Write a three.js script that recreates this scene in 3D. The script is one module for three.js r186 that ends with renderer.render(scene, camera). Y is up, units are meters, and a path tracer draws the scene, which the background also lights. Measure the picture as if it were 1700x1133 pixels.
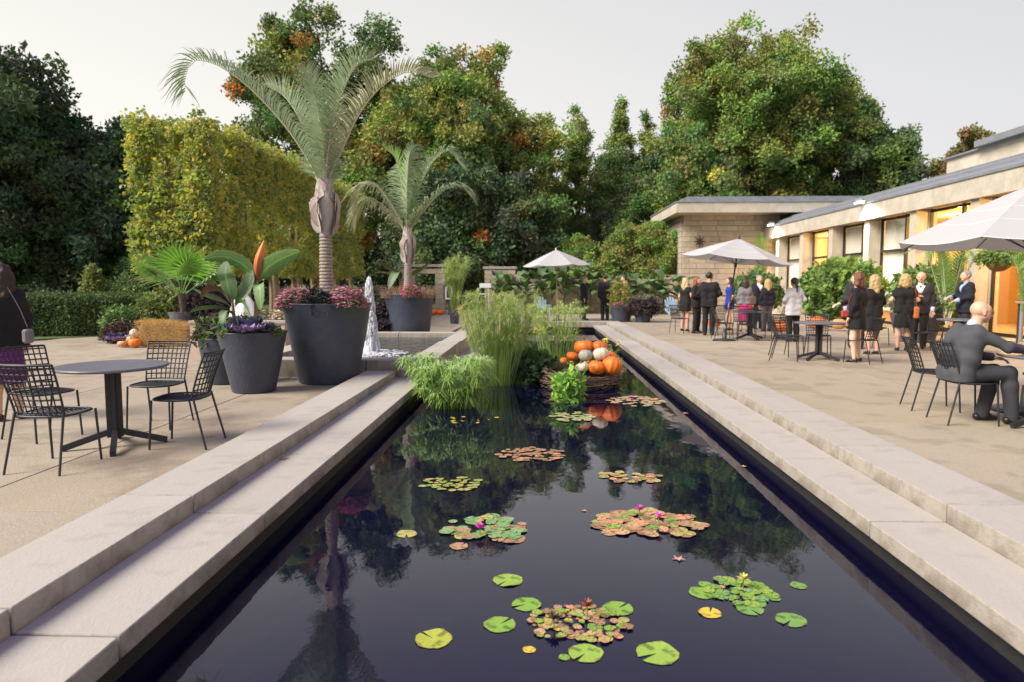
import * as THREE from 'three';
import { mergeGeometries } from 'three/addons/utils/BufferGeometryUtils.js';
import { ConvexGeometry } from 'three/addons/geometries/ConvexGeometry.js';

// ---------- camera, sky, sun, exposure ----------
const scene = new THREE.Scene();
const camera = new THREE.PerspectiveCamera(53.25, 1024 / 683, 0.1, 800);
camera.position.set(0, 1.47, 0);
camera.rotation.order = 'YXZ';
camera.rotation.set(THREE.MathUtils.degToRad(-4.78), THREE.MathUtils.degToRad(2.08), 0);
camera.focus = 6.5; camera.userData.fStop = 1.9;
{ // dusk sky: pale warm white low down, lavender blue overhead
  const W = 256, H = 128, d = new Float32Array(W * H * 4);
  const stops = [[-1.6, .25, .24, .22], [-.05, .42, .41, .39], [0, .69, .67, .635], [.2, .625, .615, .60], [.4, .545, .545, .545], [.52, .40, .39, .48], [.7, .29, .27, .43], [1.0, .21, .185, .38], [1.58, .165, .14, .34]];
  for (let j = 0; j < H; j++) {
    const el = ((j + .5) / H - .5) * Math.PI;
    let k = 0; while (k < stops.length - 2 && stops[k + 1][0] < el) k++;
    const a = stops[k], b = stops[k + 1], t = Math.min(1, Math.max(0, (el - a[0]) / (b[0] - a[0])));
    for (let i = 0; i < W; i++) {
      const o = (j * W + i) * 4;
      const glow = 1 + .2 * Math.cos(i / W * 6.2832) * Math.cos(el); // the sunset side is a little brighter
      for (let c = 0; c < 3; c++) d[o + c] = (a[c + 1] + (b[c + 1] - a[c + 1]) * t) * (1 + (glow - 1) * [1.15, 1, .55][c]);
      d[o + 3] = 1;
    }
  }
  const sky = new THREE.DataTexture(d, W, H, THREE.RGBAFormat, THREE.FloatType);
  sky.mapping = THREE.EquirectangularReflectionMapping; sky.magFilter = THREE.LinearFilter; sky.minFilter = THREE.LinearFilter; sky.needsUpdate = true;
  scene.background = sky; scene.environment = sky;
  scene.backgroundIntensity = 1; scene.environmentIntensity = 1;
}
const sun = new THREE.DirectionalLight(new THREE.Color(1, .925, .79), 5.0);
sun.position.set(-42, 40, 8); sun.target.position.set(0, 0, -14);
sun.castShadow = true; sun.shadow.radius = 60; sun.shadow.mapSize.set(2048, 2048);
Object.assign(sun.shadow.camera, { left: -50, right: 50, top: 50, bottom: -50, near: 1, far: 160 });
scene.add(sun, sun.target);
const renderer = new THREE.WebGLRenderer({ antialias: true });
renderer.setSize(1024, 683); renderer.shadowMap.enabled = true;
renderer.toneMapping = THREE.LinearToneMapping; renderer.toneMappingExposure = 1.44;

// ---------- helpers ----------
const V = (x, y, z) => new THREE.Vector3(x, y, z);
function rngOf(s) { let a = s * 2654435761 >>> 0; return () => { a = a + 0x6D2B79F5 | 0; let t = Math.imul(a ^ a >>> 15, 1 | a); t = t + Math.imul(t ^ t >>> 7, 61 | t) ^ t; return ((t ^ t >>> 14) >>> 0) / 4294967296; }; }
const R0 = rngOf(7);
const rr = (r, a, b) => a + (b - a) * r();
const taken = {};
function numbered(n) { const k = taken[n] = (taken[n] ?? -1) + 1; return k ? n + '_' + String(k).padStart(3, '0') : n; }
function shade(o) { o.traverse(c => { if (c.isMesh) { c.castShadow = true; c.receiveShadow = true; } }); return o; }
function norm(g) { // same attributes everywhere so that geometries merge
  if (g.index) g = g.toNonIndexed();
  for (const k of Object.keys(g.attributes)) if (!['position', 'normal', 'uv', 'color'].includes(k)) g.deleteAttribute(k);
  if (!g.attributes.normal) g.computeVertexNormals();
  if (!g.attributes.uv) g.setAttribute('uv', new THREE.BufferAttribute(new Float32Array(g.attributes.position.count * 2), 2));
  return g;
}
function join(gs) { if (!Array.isArray(gs)) return gs; if (gs.length === 1) return gs[0]; gs = gs.map(norm); const c = gs.every(g => g.attributes.color); if (!c) gs.forEach(g => g.deleteAttribute('color')); return mergeGeometries(gs); }
function obj(name, geos, mat, parent = scene, pos) {
  const m = new THREE.Mesh(join(geos), mat); m.name = parent === scene ? numbered(name) : name; m.castShadow = m.receiveShadow = true;
  if (pos) m.position.set(...pos); parent.add(m); return m;
}
function tag(o, label, category, group, kind) { Object.assign(o.userData, { label, category }); if (group) o.userData.group = group; if (kind) o.userData.kind = kind; return o; }
function thing(name, label, category, pos = [0, 0, 0], turn = 0, group) {
  const o = new THREE.Group(); o.name = numbered(name); o.position.set(...pos); o.rotation.y = turn; scene.add(o); return tag(o, label, category, group);
}
function struct(name, geos, mat, label, parent = scene) { const m = obj(name, geos, mat, parent); if (parent === scene) { m.userData.kind = 'structure'; m.userData.label = label; m.userData.category = name.replace(/_/g, ' '); } return m; }
function dup(root, pos, turn, label) { const r = root.clone(); r.name = numbered(root.name.replace(/_\d{3}$/, '')); r.position.set(...pos); r.rotation.y = turn; r.userData = { ...root.userData, label }; scene.add(r); return r; }
// uv in metres by the way each face points
function metreUV(g, du = 0, dv = 0) {
  g = norm(g); const p = g.attributes.position, n = g.attributes.normal, uv = new Float32Array(p.count * 2);
  for (let i = 0; i < p.count; i++) {
    const ax = Math.abs(n.getX(i)), ay = Math.abs(n.getY(i)), az = Math.abs(n.getZ(i)); let u, v;
    if (ay >= ax && ay >= az) { u = p.getX(i); v = p.getZ(i); } else if (ax >= az) { u = p.getZ(i); v = p.getY(i); } else { u = p.getX(i); v = p.getY(i); }
    uv[2 * i] = u + du; uv[2 * i + 1] = v + dv;
  }
  g.setAttribute('uv', new THREE.BufferAttribute(uv, 2)); return g;
}
const box = (w, h, d, x = 0, y = 0, z = 0) => metreUV(new THREE.BoxGeometry(w, h, d).translate(x, y, z), x * .37, z * .61);
const span = (x0, x1, y0, y1, z0, z1) => box(x1 - x0, y1 - y0, Math.abs(z1 - z0), (x0 + x1) / 2, (y0 + y1) / 2, (z0 + z1) / 2);
function chamfer(w, h, d, c = .008) {
  const pts = []; for (const sx of [-1, 1]) for (const sy of [-1, 1]) for (const sz of [-1, 1]) pts.push(V(sx * (w / 2 - c), sy * h / 2, sz * (d / 2 - c)), V(sx * w / 2, sy * (h / 2 - c), sz * (d / 2 - c)), V(sx * (w / 2 - c), sy * (h / 2 - c), sz * d / 2));
  return metreUV(new ConvexGeometry(pts));
}
const cyl = (r0, r1, h, n = 16, x = 0, y = 0, z = 0) => new THREE.CylinderGeometry(r1, r0, h, n).translate(x, y + h / 2, z); // r0 at the foot
function rod(a, b, ra, rb = ra, n = 6) { // tapered bar from a to b
  const d = V().subVectors(b, a), L = d.length(), g = new THREE.CylinderGeometry(rb, ra, L, n).translate(0, L / 2, 0);
  g.applyQuaternion(new THREE.Quaternion().setFromUnitVectors(V(0, 1, 0), d.normalize())); return g.translate(a.x, a.y, a.z);
}
function tube(pts, rad, n = 6, seg) { // tube with a radius that changes along it
  const c = new THREE.CatmullRomCurve3(pts), S = seg || pts.length * 3, g = new THREE.TubeGeometry(c, S, 1, n, false), p = g.attributes.position, f = typeof rad === 'function' ? rad : () => rad, q = V();
  for (let i = 0; i <= S; i++) { c.getPointAt(i / S, q); const r = f(i / S); for (let j = 0; j <= n; j++) { const k = i * (n + 1) + j; p.setXYZ(k, q.x + (p.getX(k) - q.x) * r, q.y + (p.getY(k) - q.y) * r, q.z + (p.getZ(k) - q.z) * r); } }
  g.computeVertexNormals(); return g;
}
const lathe = (pr, n = 32) => new THREE.LatheGeometry(pr.map(p => new THREE.Vector2(p[0], p[1])), n);
// a strip (leaf blade, strap) along points with a half-width; folded by v metres along its midrib
function strip(pts, wid, side, fold = 0) {
  const P = [], I = [], n = pts.length, U = [];
  const up = V();
  for (let i = 0; i < n; i++) {
    const t = i / (n - 1), w = typeof wid === 'function' ? wid(t) : wid, a = pts[Math.max(0, i - 1)], b = pts[Math.min(n - 1, i + 1)], tan = V().subVectors(b, a).normalize();
    const s = V().copy(side).addScaledVector(tan, -side.dot(tan)).normalize(); up.crossVectors(s, tan).normalize();
    if (up.y < 0) up.negate();
    const q = pts[i];
    P.push(q.x - s.x * w + up.x * fold * w, q.y - s.y * w + up.y * fold * w, q.z - s.z * w + up.z * fold * w, q.x, q.y, q.z, q.x + s.x * w + up.x * fold * w, q.y + s.y * w + up.y * fold * w, q.z + s.z * w + up.z * fold * w);
    U.push(0, t, .5, t, 1, t);
    if (i) { const k = 3 * i; for (const c of [0, 1]) I.push(k - 3 + c, k - 2 + c, k + c, k - 2 + c, k + 1 + c, k + c); }
  }
  const g = new THREE.BufferGeometry(); g.setAttribute('position', new THREE.Float32BufferAttribute(P, 3)); g.setAttribute('uv', new THREE.Float32BufferAttribute(U, 2)); g.setIndex(I); g.computeVertexNormals(); return g;
}
function tint(g, f) { // vertex colours (dye of the thing)
  g = norm(g); const p = g.attributes.position, c = new Float32Array(p.count * 3);
  for (let i = 0; i < p.count; i++) { const k = typeof f === 'function' ? f(p.getX(i), p.getY(i), p.getZ(i), i) : f; c[3 * i] = k[0]; c[3 * i + 1] = k[1]; c[3 * i + 2] = k[2]; }
  g.setAttribute('color', new THREE.BufferAttribute(c, 3)); return g;
}
// tileable noise
function lattice(seed, n) { const r = rngOf(seed), a = new Float32Array(n * n); for (let i = 0; i < a.length; i++) a[i] = r(); return (x, y) => { x = (x % 1 + 1) % 1 * n; y = (y % 1 + 1) % 1 * n; const i = Math.floor(x), j = Math.floor(y), fx = x - i, fy = y - j, sx = fx * fx * (3 - 2 * fx), sy = fy * fy * (3 - 2 * fy), A = (p, q) => a[(q % n) * n + p % n]; return (A(i, j) * (1 - sx) + A(i + 1, j) * sx) * (1 - sy) + (A(i, j + 1) * (1 - sx) + A(i + 1, j + 1) * sx) * sy; }; }
function fbm(seed, n0, oct) { const L = []; for (let o = 0; o < oct; o++) L.push(lattice(seed + o * 13, n0 << o)); return (x, y) => { let s = 0, a = .5, t = 0; for (const l of L) { s += a * l(x, y); t += a; a *= .55; } return s / t; }; }
function tex(W, H, fn, srgb = true, rep = [1, 1]) { // fn(u,v) -> [r,g,b] in 0..1 sRGB, or a grey value
  const d = new Uint8Array(W * H * 4);
  for (let j = 0; j < H; j++) for (let i = 0; i < W; i++) { let c = fn(i / W, j / H); if (!Array.isArray(c)) c = [c, c, c]; const o = 4 * (j * W + i); for (let k = 0; k < 3; k++) d[o + k] = Math.max(0, Math.min(255, c[k] * 255)); d[o + 3] = 255; }
  const t = new THREE.DataTexture(d, W, H); t.wrapS = t.wrapT = THREE.RepeatWrapping; t.magFilter = THREE.LinearFilter; t.minFilter = THREE.LinearMipmapLinearFilter; t.generateMipmaps = true; if (srgb) t.colorSpace = THREE.SRGBColorSpace; t.repeat.set(...rep); t.needsUpdate = true; return t;
}
const lin = (r, g, b) => new THREE.Color().setRGB(r, g, b);
const std = (c, rough = .8, o = {}) => new THREE.MeshStandardMaterial({ color: Array.isArray(c) ? lin(...c) : c, roughness: rough, ...o });
const leafMat = (c, through = .35, o = {}) => new THREE.MeshPhysicalMaterial({ color: Array.isArray(c) ? lin(...c) : c, roughness: .97, transmission: through, thickness: 0, side: THREE.DoubleSide, ...o });

// ---------- surfaces ----------
const nA = fbm(3, 4, 7), nB = fbm(21, 8, 6), nC = fbm(41, 64, 3), nD = fbm(61, 3, 4);
const mixc = (a, b, t) => a.map((v, i) => v + (b[i] - v) * t);
const sm = (a, b, x) => { x = Math.min(1, Math.max(0, (x - a) / (b - a))); return x * x * (3 - 2 * x); };
const concreteMap = tex(1024, 1024, (u, v) => { let c = mixc([.60, .56, .495], [.66, .615, .55], nA(u, v)); const g = (nC(u * 3, v * 3) - .5) * .06, st = sm(.56, .74, nB(u, v + .3)) * .055; return c.map(k => k + g - st); }, true, [.33, .33]);
const concreteBump = tex(512, 512, (u, v) => nC(u * 2, v * 2), false, [.66, .66]);
const matConcrete = [0, 1, 2, 3].map(i => std([[.89, .88, .87], [.94, .94, .93], [.85, .83, .81], [.91, .89, .86]][i], .86, { map: concreteMap, bumpMap: concreteBump, bumpScale: .003 }));
// pale limestone: plain zone for the tops, a band of vertical weather streaks for the edges
const stoneMap = tex(1024, 1024, (u, v) => {
  if (v < .18) { const s = nB(u * 3, v * .5), t = sm(.35, .7, s) * .8 + .2 * nC(u * 2, v), rim = sm(.0, .17, .17 - v) * .35; return mixc([.66, .635, .60], [.44, .40, .35], Math.min(1, t * .5 + rim * nC(u, v * .3))).map(k => k + (nC(u * 3, v * 3) - .5) * .08); }
  let c = mixc([.665, .645, .615], [.705, .685, .655], nA(u, v)); const g = (nC(u * 4, v * 2) - .5) * .05, st = sm(.6, .8, nB(u * 2 + .4, v * .35)) * .03; return c.map(k => k + g - st);
});
const stoneBump = tex(512, 512, (u, v) => nC(u * 3, v * 3), false);
const matStone = [0, 1, 2].map(i => std([[.9, .89, .89], [.85, .84, .835], [.875, .87, .865]][i], .82, { map: stoneMap, bumpMap: stoneBump, bumpScale: .002 }));
const roughMap = tex(512, 512, (u, v) => { const a = nB(u, v), b = nC(u, v); return mixc([.76, .76, .76], [1.02, 1.02, 1.02], a * .6 + b * .4); });
const roughBump = tex(512, 512, (u, v) => nB(u * 2, v * 2) * .6 + nC(u, v) * .4, false);
const mottled = (c, rough = .85, scale = 1, bump = .01, o = {}) => { const m = std(c, rough, o); m.map = roughMap.clone(); m.map.repeat.set(scale, scale); m.map.needsUpdate = true; if (bump) { m.bumpMap = roughBump.clone(); m.bumpMap.repeat.set(scale, scale); m.bumpMap.needsUpdate = true; m.bumpScale = bump; } return m; };
const matJoint = std([.10, .085, .07], .95);
const matPoolWall = mottled([.022, .021, .022], .7, 1.3, .004);
const matBark = mottled([.14, .10, .07], .95, 2, .03);

// ---------- ground, plaza ----------
const PX0 = -2.66, PX1 = 3.03, PZ0 = 3.4, PZ1 = -25.42; // outline of the pool with its copings
function sheet(x0, x1, z0, z1, y) { // flat sheet with the pool left open
  const s = new THREE.Shape([[x0, -z0], [x1, -z0], [x1, -z1], [x0, -z1]].map(p => new THREE.Vector2(...p)));
  s.holes.push(new THREE.Path([[PX0 + .03, -PZ0], [PX0 + .03, -PZ1 - .02], [PX1 - .03, -PZ1 - .02], [PX1 - .03, -PZ0]].map(p => new THREE.Vector2(...p))));
  return metreUV(new THREE.ShapeGeometry(s).rotateX(-Math.PI / 2).translate(0, y, 0));
}
struct('ground', sheet(-260, 260, 60, -320, -.06), mottled([.10, .13, .05], .95, .6, .03), 'green lawn around the paved terrace');
struct('terrace_bed', sheet(-15.6, 14.4, 3.4, -39.5, -.018), matJoint, 'dark sand bed showing in the paving joints');
const plaza = new THREE.Group(); plaza.name = 'plaza'; scene.add(plaza); Object.assign(plaza.userData, { kind: 'structure', label: 'tan concrete terrace paving in large square panels', category: 'pavement' });
{
  const zs = []; for (let z = 3.4; z > -39.4; z -= 3.05) zs.push(z);
  zs[0] = 3.4; const zj = [3.4]; for (let k = 2; k >= -11; k--) { const z = -4.2 + k * 3.05; if (z < 3.2) zj.push(z); } zj.push(-39.4);
  const left = [-2.66, -3.88, -6.16, -8.44, -10.72, -13, -15.6], right = [3.03, 5.31, 7.59, 9.87, 12.15, 14.4], mid = [-2.66, -.4, 1.88, 3.03];
  const pr = rngOf(5);
  const put = (x0, x1, z0, z1) => { const g = .014, w = Math.abs(x1 - x0) - g, d = Math.abs(z1 - z0) - g; if (w < .05 || d < .05) return; const geo = metreUV(chamfer(w, .03, d, .004), pr() * 9, pr() * 9); const m = obj('paving_panel', geo, matConcrete[Math.floor(pr() * 4)], plaza, [(x0 + x1) / 2, -.015 - pr() * .0015, (z0 + z1) / 2]); };
  for (let j = 0; j < zj.length - 1; j++) {
    const a = zj[j], b = zj[j + 1];
    for (let i = 0; i < left.length - 1; i++) { if (left[i + 1] < -13.5 && a < -15) continue; put(left[i], left[i + 1], a, b); }
    for (let i = 0; i < right.length - 1; i++) put(right[i], right[i + 1], a, b);
    if (a > PZ1 && b < PZ1) for (let i = 0; i < 3; i++) put(mid[i], mid[i + 1], PZ1, b);
    if (a < PZ1) for (let i = 0; i < 3; i++) put(mid[i], mid[i + 1], a, b);
  }
}
// ---------- pool ----------
const pool = new THREE.Group(); pool.name = 'pool'; scene.add(pool); Object.assign(pool.userData, { kind: 'structure', label: 'long dark reflecting pool shell', category: 'pool' });
const WL = -.23; // water level
obj('pool_wall', [span(-2.63, -1.80, -1.2, -.105, 3.4, -10.62), span(-2.02, -1.22, -1.2, -.105, -10.62, PZ1), span(2.14, 3.0, -1.2, -.105, 3.4, PZ1), span(-1.22, 2.14, -1.2, -.09, -25.05, PZ1), span(-1.8, 2.14, -1.2, .0, 3.0, 3.4)], matPoolWall, pool);
obj('pool_floor', span(-2.6, 3.0, -1.3, -1.19, 3.4, PZ1), matPoolWall, pool);
const coping = new THREE.Group(); coping.name = 'pool_coping'; scene.add(coping); Object.assign(coping.userData, { kind: 'structure', label: 'two stepped rows of pale stone coping round the pool', category: 'coping' });
const slabCache = {};
function slabGeo(w, h, L, v) {
  const key = [w, h, L, v].map(k => k.toFixed(3)).join();
  if (slabCache[key]) return slabCache[key];
  const g = chamfer(w - .001, h, L - .013, .005), p = g.attributes.position, n = g.attributes.normal, uv = g.attributes.uv, o = (v * .6180339) % 1 + v * .07;
  for (let i = 0; i < p.count; i++) {
    if (n.getY(i) > .8) uv.setXY(i, p.getZ(i) / 3 + o, .24 + .7 * (p.getX(i) / w + .5)); else if (Math.abs(n.getX(i)) >= Math.abs(n.getZ(i))) uv.setXY(i, p.getZ(i) / 3 + o, .165 * Math.min(1, p.getY(i) / h + .5) + .004); else uv.setXY(i, p.getX(i) / 3 + o, .165 * Math.min(1, p.getY(i) / h + .5) + .004);
  }
  return slabCache[key] = g;
}
const cr = rngOf(17);
function slabRow(x0, x1, z0, z1, top, h, parent = coping) { // slabs laid along z, joints every 1.525 m
  const js = [z0]; for (let k = 6; k > -20; k--) { const z = -4.2 + k * 1.525; if (z < z0 - .2 && z > z1 + .2) js.push(z); } js.push(z1);
  for (let i = 0; i < js.length - 1; i++) { const L = js[i] - js[i + 1], m = obj('coping_slab', slabGeo(x1 - x0, h, L, Math.floor(cr() * 13)), matStone[Math.floor(cr() * 3)], parent, [(x0 + x1) / 2, top - h / 2 + (cr() - .5) * .002, (js[i] + js[i + 1]) / 2]); m.rotation.y = 0; }
}
function slabCross(x0, x1, z0, z1, top, h, parent = coping, n = Math.max(1, Math.round((x1 - x0) / 1.5))) { // slabs laid along x
  for (let i = 0; i < n; i++) { const L = (x1 - x0) / n, m = obj('coping_slab', slabGeo(Math.abs(z1 - z0), h, L, Math.floor(cr() * 13)), matStone[Math.floor(cr() * 3)], parent, [x0 + L * (i + .5), top - h / 2, (z0 + z1) / 2]); m.rotation.y = Math.PI / 2; }
}
slabRow(-2.20, -1.74, 3.4, -10.6, 0, .105); slabRow(-2.66, -2.20, 3.4, -10.5, .115, .125);
slabRow(2.07, 2.53, 3.4, -25.0, 0, .105); slabRow(2.53, 3.03, 3.4, PZ1, .115, .125);
slabRow(-1.60, -1.15, -10.6, -25.0, 0, .105);
slabCross(-1.6, 2.53, -24.93, PZ1, .115, .2);
slabRow(-2.03, -1.60, -17.25, PZ1, .27, .38);
{ // water
  const rip = tex(512, 512, (u, v) => nD(u, v) * .75 + fbmR(u, v) * .25, false, [.9, .55]);
  function fbmR(u, v) { return nB(u, v); }
  const m = new THREE.MeshPhysicalMaterial({ color: lin(.003, .0026, .016), roughness: .01, ior: 1.48, bumpMap: rip, bumpScale: .0022 });
  const g = new THREE.PlaneGeometry(4.6, 28.4).rotateX(-Math.PI / 2).translate(.17, WL, -11.2);
  struct('water', metreUV(g), m, 'still dark water of the long pool');
}
// ---------- fountain basin, left of the pool ----------
{
  const t = thing('fountain_basin', 'raised square stone fountain basin with low walls beside the pool', 'fountain basin');
  const rot = (a) => a;
  slabCross(-4.85, -1.60, -10.56, -11.0, .27, .29, t, 3); slabCross(-4.85, -2.03, -16.8, -17.25, .27, .29, t, 2);
  slabRow(-4.85, -4.42, -11.0, -16.8, .27, .29, t); slabRow(-2.03, -1.60, -11.0, -17.25, .27, .29, t);
  obj('basin_floor', span(-4.42, -2.03, .002, .03, -11, -16.8), matPoolWall, t);
  const rip = tex(256, 256, (u, v) => nB(u, v), false, [.9, .9]);
  struct('fountain_water', metreUV(new THREE.PlaneGeometry(2.39, 5.8).rotateX(-Math.PI / 2).translate(-3.225, .16, -13.9)), new THREE.MeshPhysicalMaterial({ color: lin(.03, .04, .045), roughness: .06, ior: 1.333, bumpMap: rip, bumpScale: .05 }), 'rippled water in the fountain basin');
  // jet: a ragged column of foam drops
  const r = rngOf(31), drops = [], base = new THREE.IcosahedronGeometry(1, 0);
  for (let i = 0; i < 1500; i++) {
    const h = Math.pow(r(), .8), a = r() * 6.283, w = (.03 + .15 * Math.pow(1 - h, .7)) * Math.sqrt(r()), s = rr(r, .006, .022) * (1.25 - h * .5);
    drops.push(base.clone().scale(s, s * rr(r, 1.2, 4.5), s).translate(Math.cos(a) * w, .05 + h * 1.36 + (r() - .5) * .05, Math.sin(a) * w));
  }
  for (let i = 0; i < 900; i++) { const a = r() * 6.283, w = rr(r, .1, .75) * Math.sqrt(r()), s = rr(r, .008, .03); drops.push(base.clone().scale(s * 1.6, s * .5, s * 1.6).translate(Math.cos(a) * w, rr(r, 0, .06) * (1 - w), Math.sin(a) * w)); }
  const core = []; for (let k = 0; k < 5; k++) { const a = k * 1.256, pts = []; for (let i = 0; i < 7; i++) { const h = i / 6; pts.push(V(Math.cos(a + h) * .08 * (1 - h) + rr(r, -.02, .02), h * 1.3, Math.sin(a + h) * .08 * (1 - h) + rr(r, -.02, .02))); } core.push(tube(pts, q => .055 * (1 - q) + .012 + .012 * r(), 7, 24)); }
  const j = thing('fountain_jet', 'white foaming water jet rising from the fountain basin', 'fountain jet', [-3.12, .16, -12.6]);
  const foam = new THREE.MeshPhysicalMaterial({ color: lin(.82, .84, .88), roughness: .35, transmission: .35, thickness: 0 });
  obj('spray', drops, foam, j).userData.kind = 'stuff'; obj('water_column', core, foam, j);
}
// ---------- main building along the right side ----------
const matCream = mottled([.59, .50, .40], .85, .5, .004), matFascia = mottled([.59, .53, .445], .85, .35, .003), matZinc = mottled([.30, .32, .36], .55, .4, .0, { metalness: .3 }), matFrame = std([.015, .013, .012], .4), matShade = std([.66, .62, .56], .9);
const matGlass = new THREE.MeshPhysicalMaterial({ color: 0xffffff, roughness: .02, transmission: 1, thickness: 0, ior: 1.5 });
{
  const b = thing('main_building', 'long low cream building with square columns, tall glazing and amber lit rooms', 'building');
  const zc = [-36.75, -33.52, -30.29, -27.06, -23.83, -20.60, -17.37, -14.14, -10.91];
  for (const z of zc) { obj('column', chamfer(.4, 3.96, .4, .015), matCream, b, [12.82, 1.98, z + .2]); obj('pier', span(13.025, 13.3, 0, 3.96, z - .02, z + .42), matCream, b); }
  obj('soffit', span(12.62, 19.5, 3.965, 4.06, -9, -38.4), matCream, b);
  const fas = []; // fascia boards, one per bay
  for (let i = 0; i < 9; i++) obj('fascia_panel', span(12.5, 12.62, 3.93, 4.52, -9.32 - i * 3.23 - .004, -12.55 - i * 3.23 + .004), matFascia, b);
  // folded metal roof edge: three standing steps
  const roofPr = [[12.46, 4.52], [12.46, 4.6], [12.9, 4.78], [12.9, 4.86], [13.5, 5.06], [13.5, 5.12], [15.2, 5.3], [15.2, 4.3], [12.63, 4.3], [12.63, 4.52]];
  const rs = new THREE.Shape(roofPr.map(p => new THREE.Vector2(...p)));
  obj('metal_roof', metreUV(new THREE.ExtrudeGeometry(rs, { depth: 29.4, bevelEnabled: false }).translate(0, 0, -38.4)), matZinc, b);
  obj('upper_wall', span(14.9, 19.5, 4.6, 5.98, -9, -25.8), matFascia, b);
  obj('upper_roof', [span(14.78, 19.7, 5.98, 6.04, -8.9, -25.95), span(14.6, 19.8, 6.04, 6.24, -8.8, -23.8)], matZinc, b);
  // glazing: each bay a frame with panes
  const shades = { 0: 1, 2: 1, 3: 1 };
  for (let i = 0; i < 8; i++) {
    const z0 = zc[i] + .4, z1 = zc[i + 1], zm = z0 + (z1 - z0) * .62, X = 13.12, fr = [];
    const wz = [z0 + .0, zm, z1];
    for (const z of wz) fr.push(span(X - .05, X + .05, .02, 3.96, z - .05, z + .05)); for (const y of [.06, 2.72, 3.9]) fr.push(span(X - .045, X + .045, y - .045, y + .045, z0, z1));
    if (i === 4) fr.push(span(X - .2, X - .04, .02, 2.3, zm + .05, zm + .12), span(X - .2, X - .04, 2.22, 2.3, zm, z1));
    const f = obj('window_frame', fr, matFrame, b);
    for (const [a, c, y0, y1] of [[z0 + .05, zm - .05, .1, 2.68], [zm + .05, z1 - .05, .1, 2.68], [z0 + .05, zm - .05, 2.77, 3.86], [zm + .05, z1 - .05, 2.77, 3.86]]) obj('pane', span(X - .004, X + .004, y0, y1, a, c), matGlass, f);
    if (shades[i]) obj('roller_shade', span(X + .07, X + .085, .5, 3.85, z0 + .08, zm - .08), matShade, b);
  }
  // the rooms behind
  const wallIn = std([.72, .60, .40], .9), floorIn = std([.30, .20, .11], .5);
  obj('interior_floor', span(13.2, 19.4, -.05, .01, -9, -38.3), floorIn, b);
  obj('interior_wall', [span(19.3, 19.5, 0, 4.1, -9, -38.3), span(13.2, 19.3, 0, 3.96, -38.4, -38.2), span(13.2, 19.3, 0, 3.96, -9.2, -9), span(15.2, 19.3, 0, 3.96, -29.1, -29)], wallIn, b);
  for (const g of [span(16.5, 17.1, .012, 1.05, -13, -17), span(17, 18.6, .012, 2.3, -25.8, -26.2), span(18.8, 19.28, .012, 2.1, -19, -22)]) obj('interior_counter', g, std([.33, .17, .06], .6), b);
  // lit ceiling lamps inside
  const glow = new THREE.MeshStandardMaterial({ color: 0x000000, emissive: lin(1, .72, .34), emissiveIntensity: 5 });
  for (const [x, z] of [[15.2, -12.6], [15.2, -15.6], [15.2, -18.8], [15.2, -22], [15.2, -25.2], [15.2, -32.4], [15.2, -35.6]]) {
    const l = thing('ceiling_lamp', 'glowing round ceiling lamp inside the building, ' + { '-12.6': 'nearest the terrace umbrella', '-15.6': 'second from the near end', '-18.8': 'third from the near end', '-22': 'fourth from the near end', '-25.2': 'fifth from the near end', '-32.4': 'second from the far end', '-35.6': 'at the far end' }[z], 'lamp', [x, 3.95, z], 0, 'ceiling lamps inside the building');
    obj('lamp_shade', cyl(.2, .22, .1, 20, 0, -.1, 0), std([.1, .08, .06], .5), l); obj('lamp_glass', cyl(.17, .17, .03, 20, 0, -.135, 0), glow, l);
    const p = new THREE.PointLight(lin(1, .60, .18), 30, 0, 2); p.position.set(0, -.42, 0); p.castShadow = true; p.shadow.radius = 6; l.add(p);
  }
  // stone wing across the far end
  const w = thing('stone_wing', 'pale coursed stone wing with flat overhanging roof at the far end', 'building');
  obj('wall_core', [span(8.14, 13.4, 0, 5.3, -38.62, -44), span(13.4, 19.5, 3.9, 5.3, -38.62, -44)], matJoint, w);
  const stones = [0, 1, 2, 3].map(i => mottled([[.50, .42, .34], [.54, .46, .37], [.46, .39, .31], [.52, .44, .355]][i], .9, .7, .012)), r = rngOf(77);
  const sg = {}; const st = (x, y, z, L, h, turn) => { const q = Math.round(L * 10) / 10, k = q + '_' + h; sg[k] ??= chamfer(q - .012, h - .012, .12, .012); const m = obj('stone', sg[k], stones[Math.floor(r() * 4)], w, [x, y, z + (r() - .5) * .012]); m.rotation.y = turn; };
  for (let c = 0, y = .0; c < 18; c++) {
    const h = .295; let x = 8.1 + (c % 2 ? -.0 : 0); let first = true;
    while (x < 13.3) { let L = first ? (c % 2 ? .4 : .8) : Math.round(rr(r, 5, 13)) / 10; first = false; if (x + L > 13.3) L = Math.round((13.35 - x) * 10) / 10; if (L < .2) break; st(x + L / 2, y + h / 2, -38.56, L, h, 0); x += L; }
    let z = -38.64; while (z > -43.6) { const L = Math.round(rr(r, 6, 12)) / 10; st(8.1, y + h / 2, z - L / 2, L, h, Math.PI / 2); z -= L; }
    y += h;
  }
  obj('roof_soffit', span(7.55, 19.5, 5.3, 5.36, -37, -45), matCream, w);
  obj('fascia', [span(7.5, 19.5, 5.28, 5.82, -36.9, -37), span(7.4, 7.5, 5.28, 5.82, -36.9, -45.1)], matFascia, w);
  const wp = new THREE.Shape([[0, 0], [0, .08], [.5, .3], [.5, .36], [1.4, .44], [1.4, 0]].map(p => new THREE.Vector2(...p)));
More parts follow.
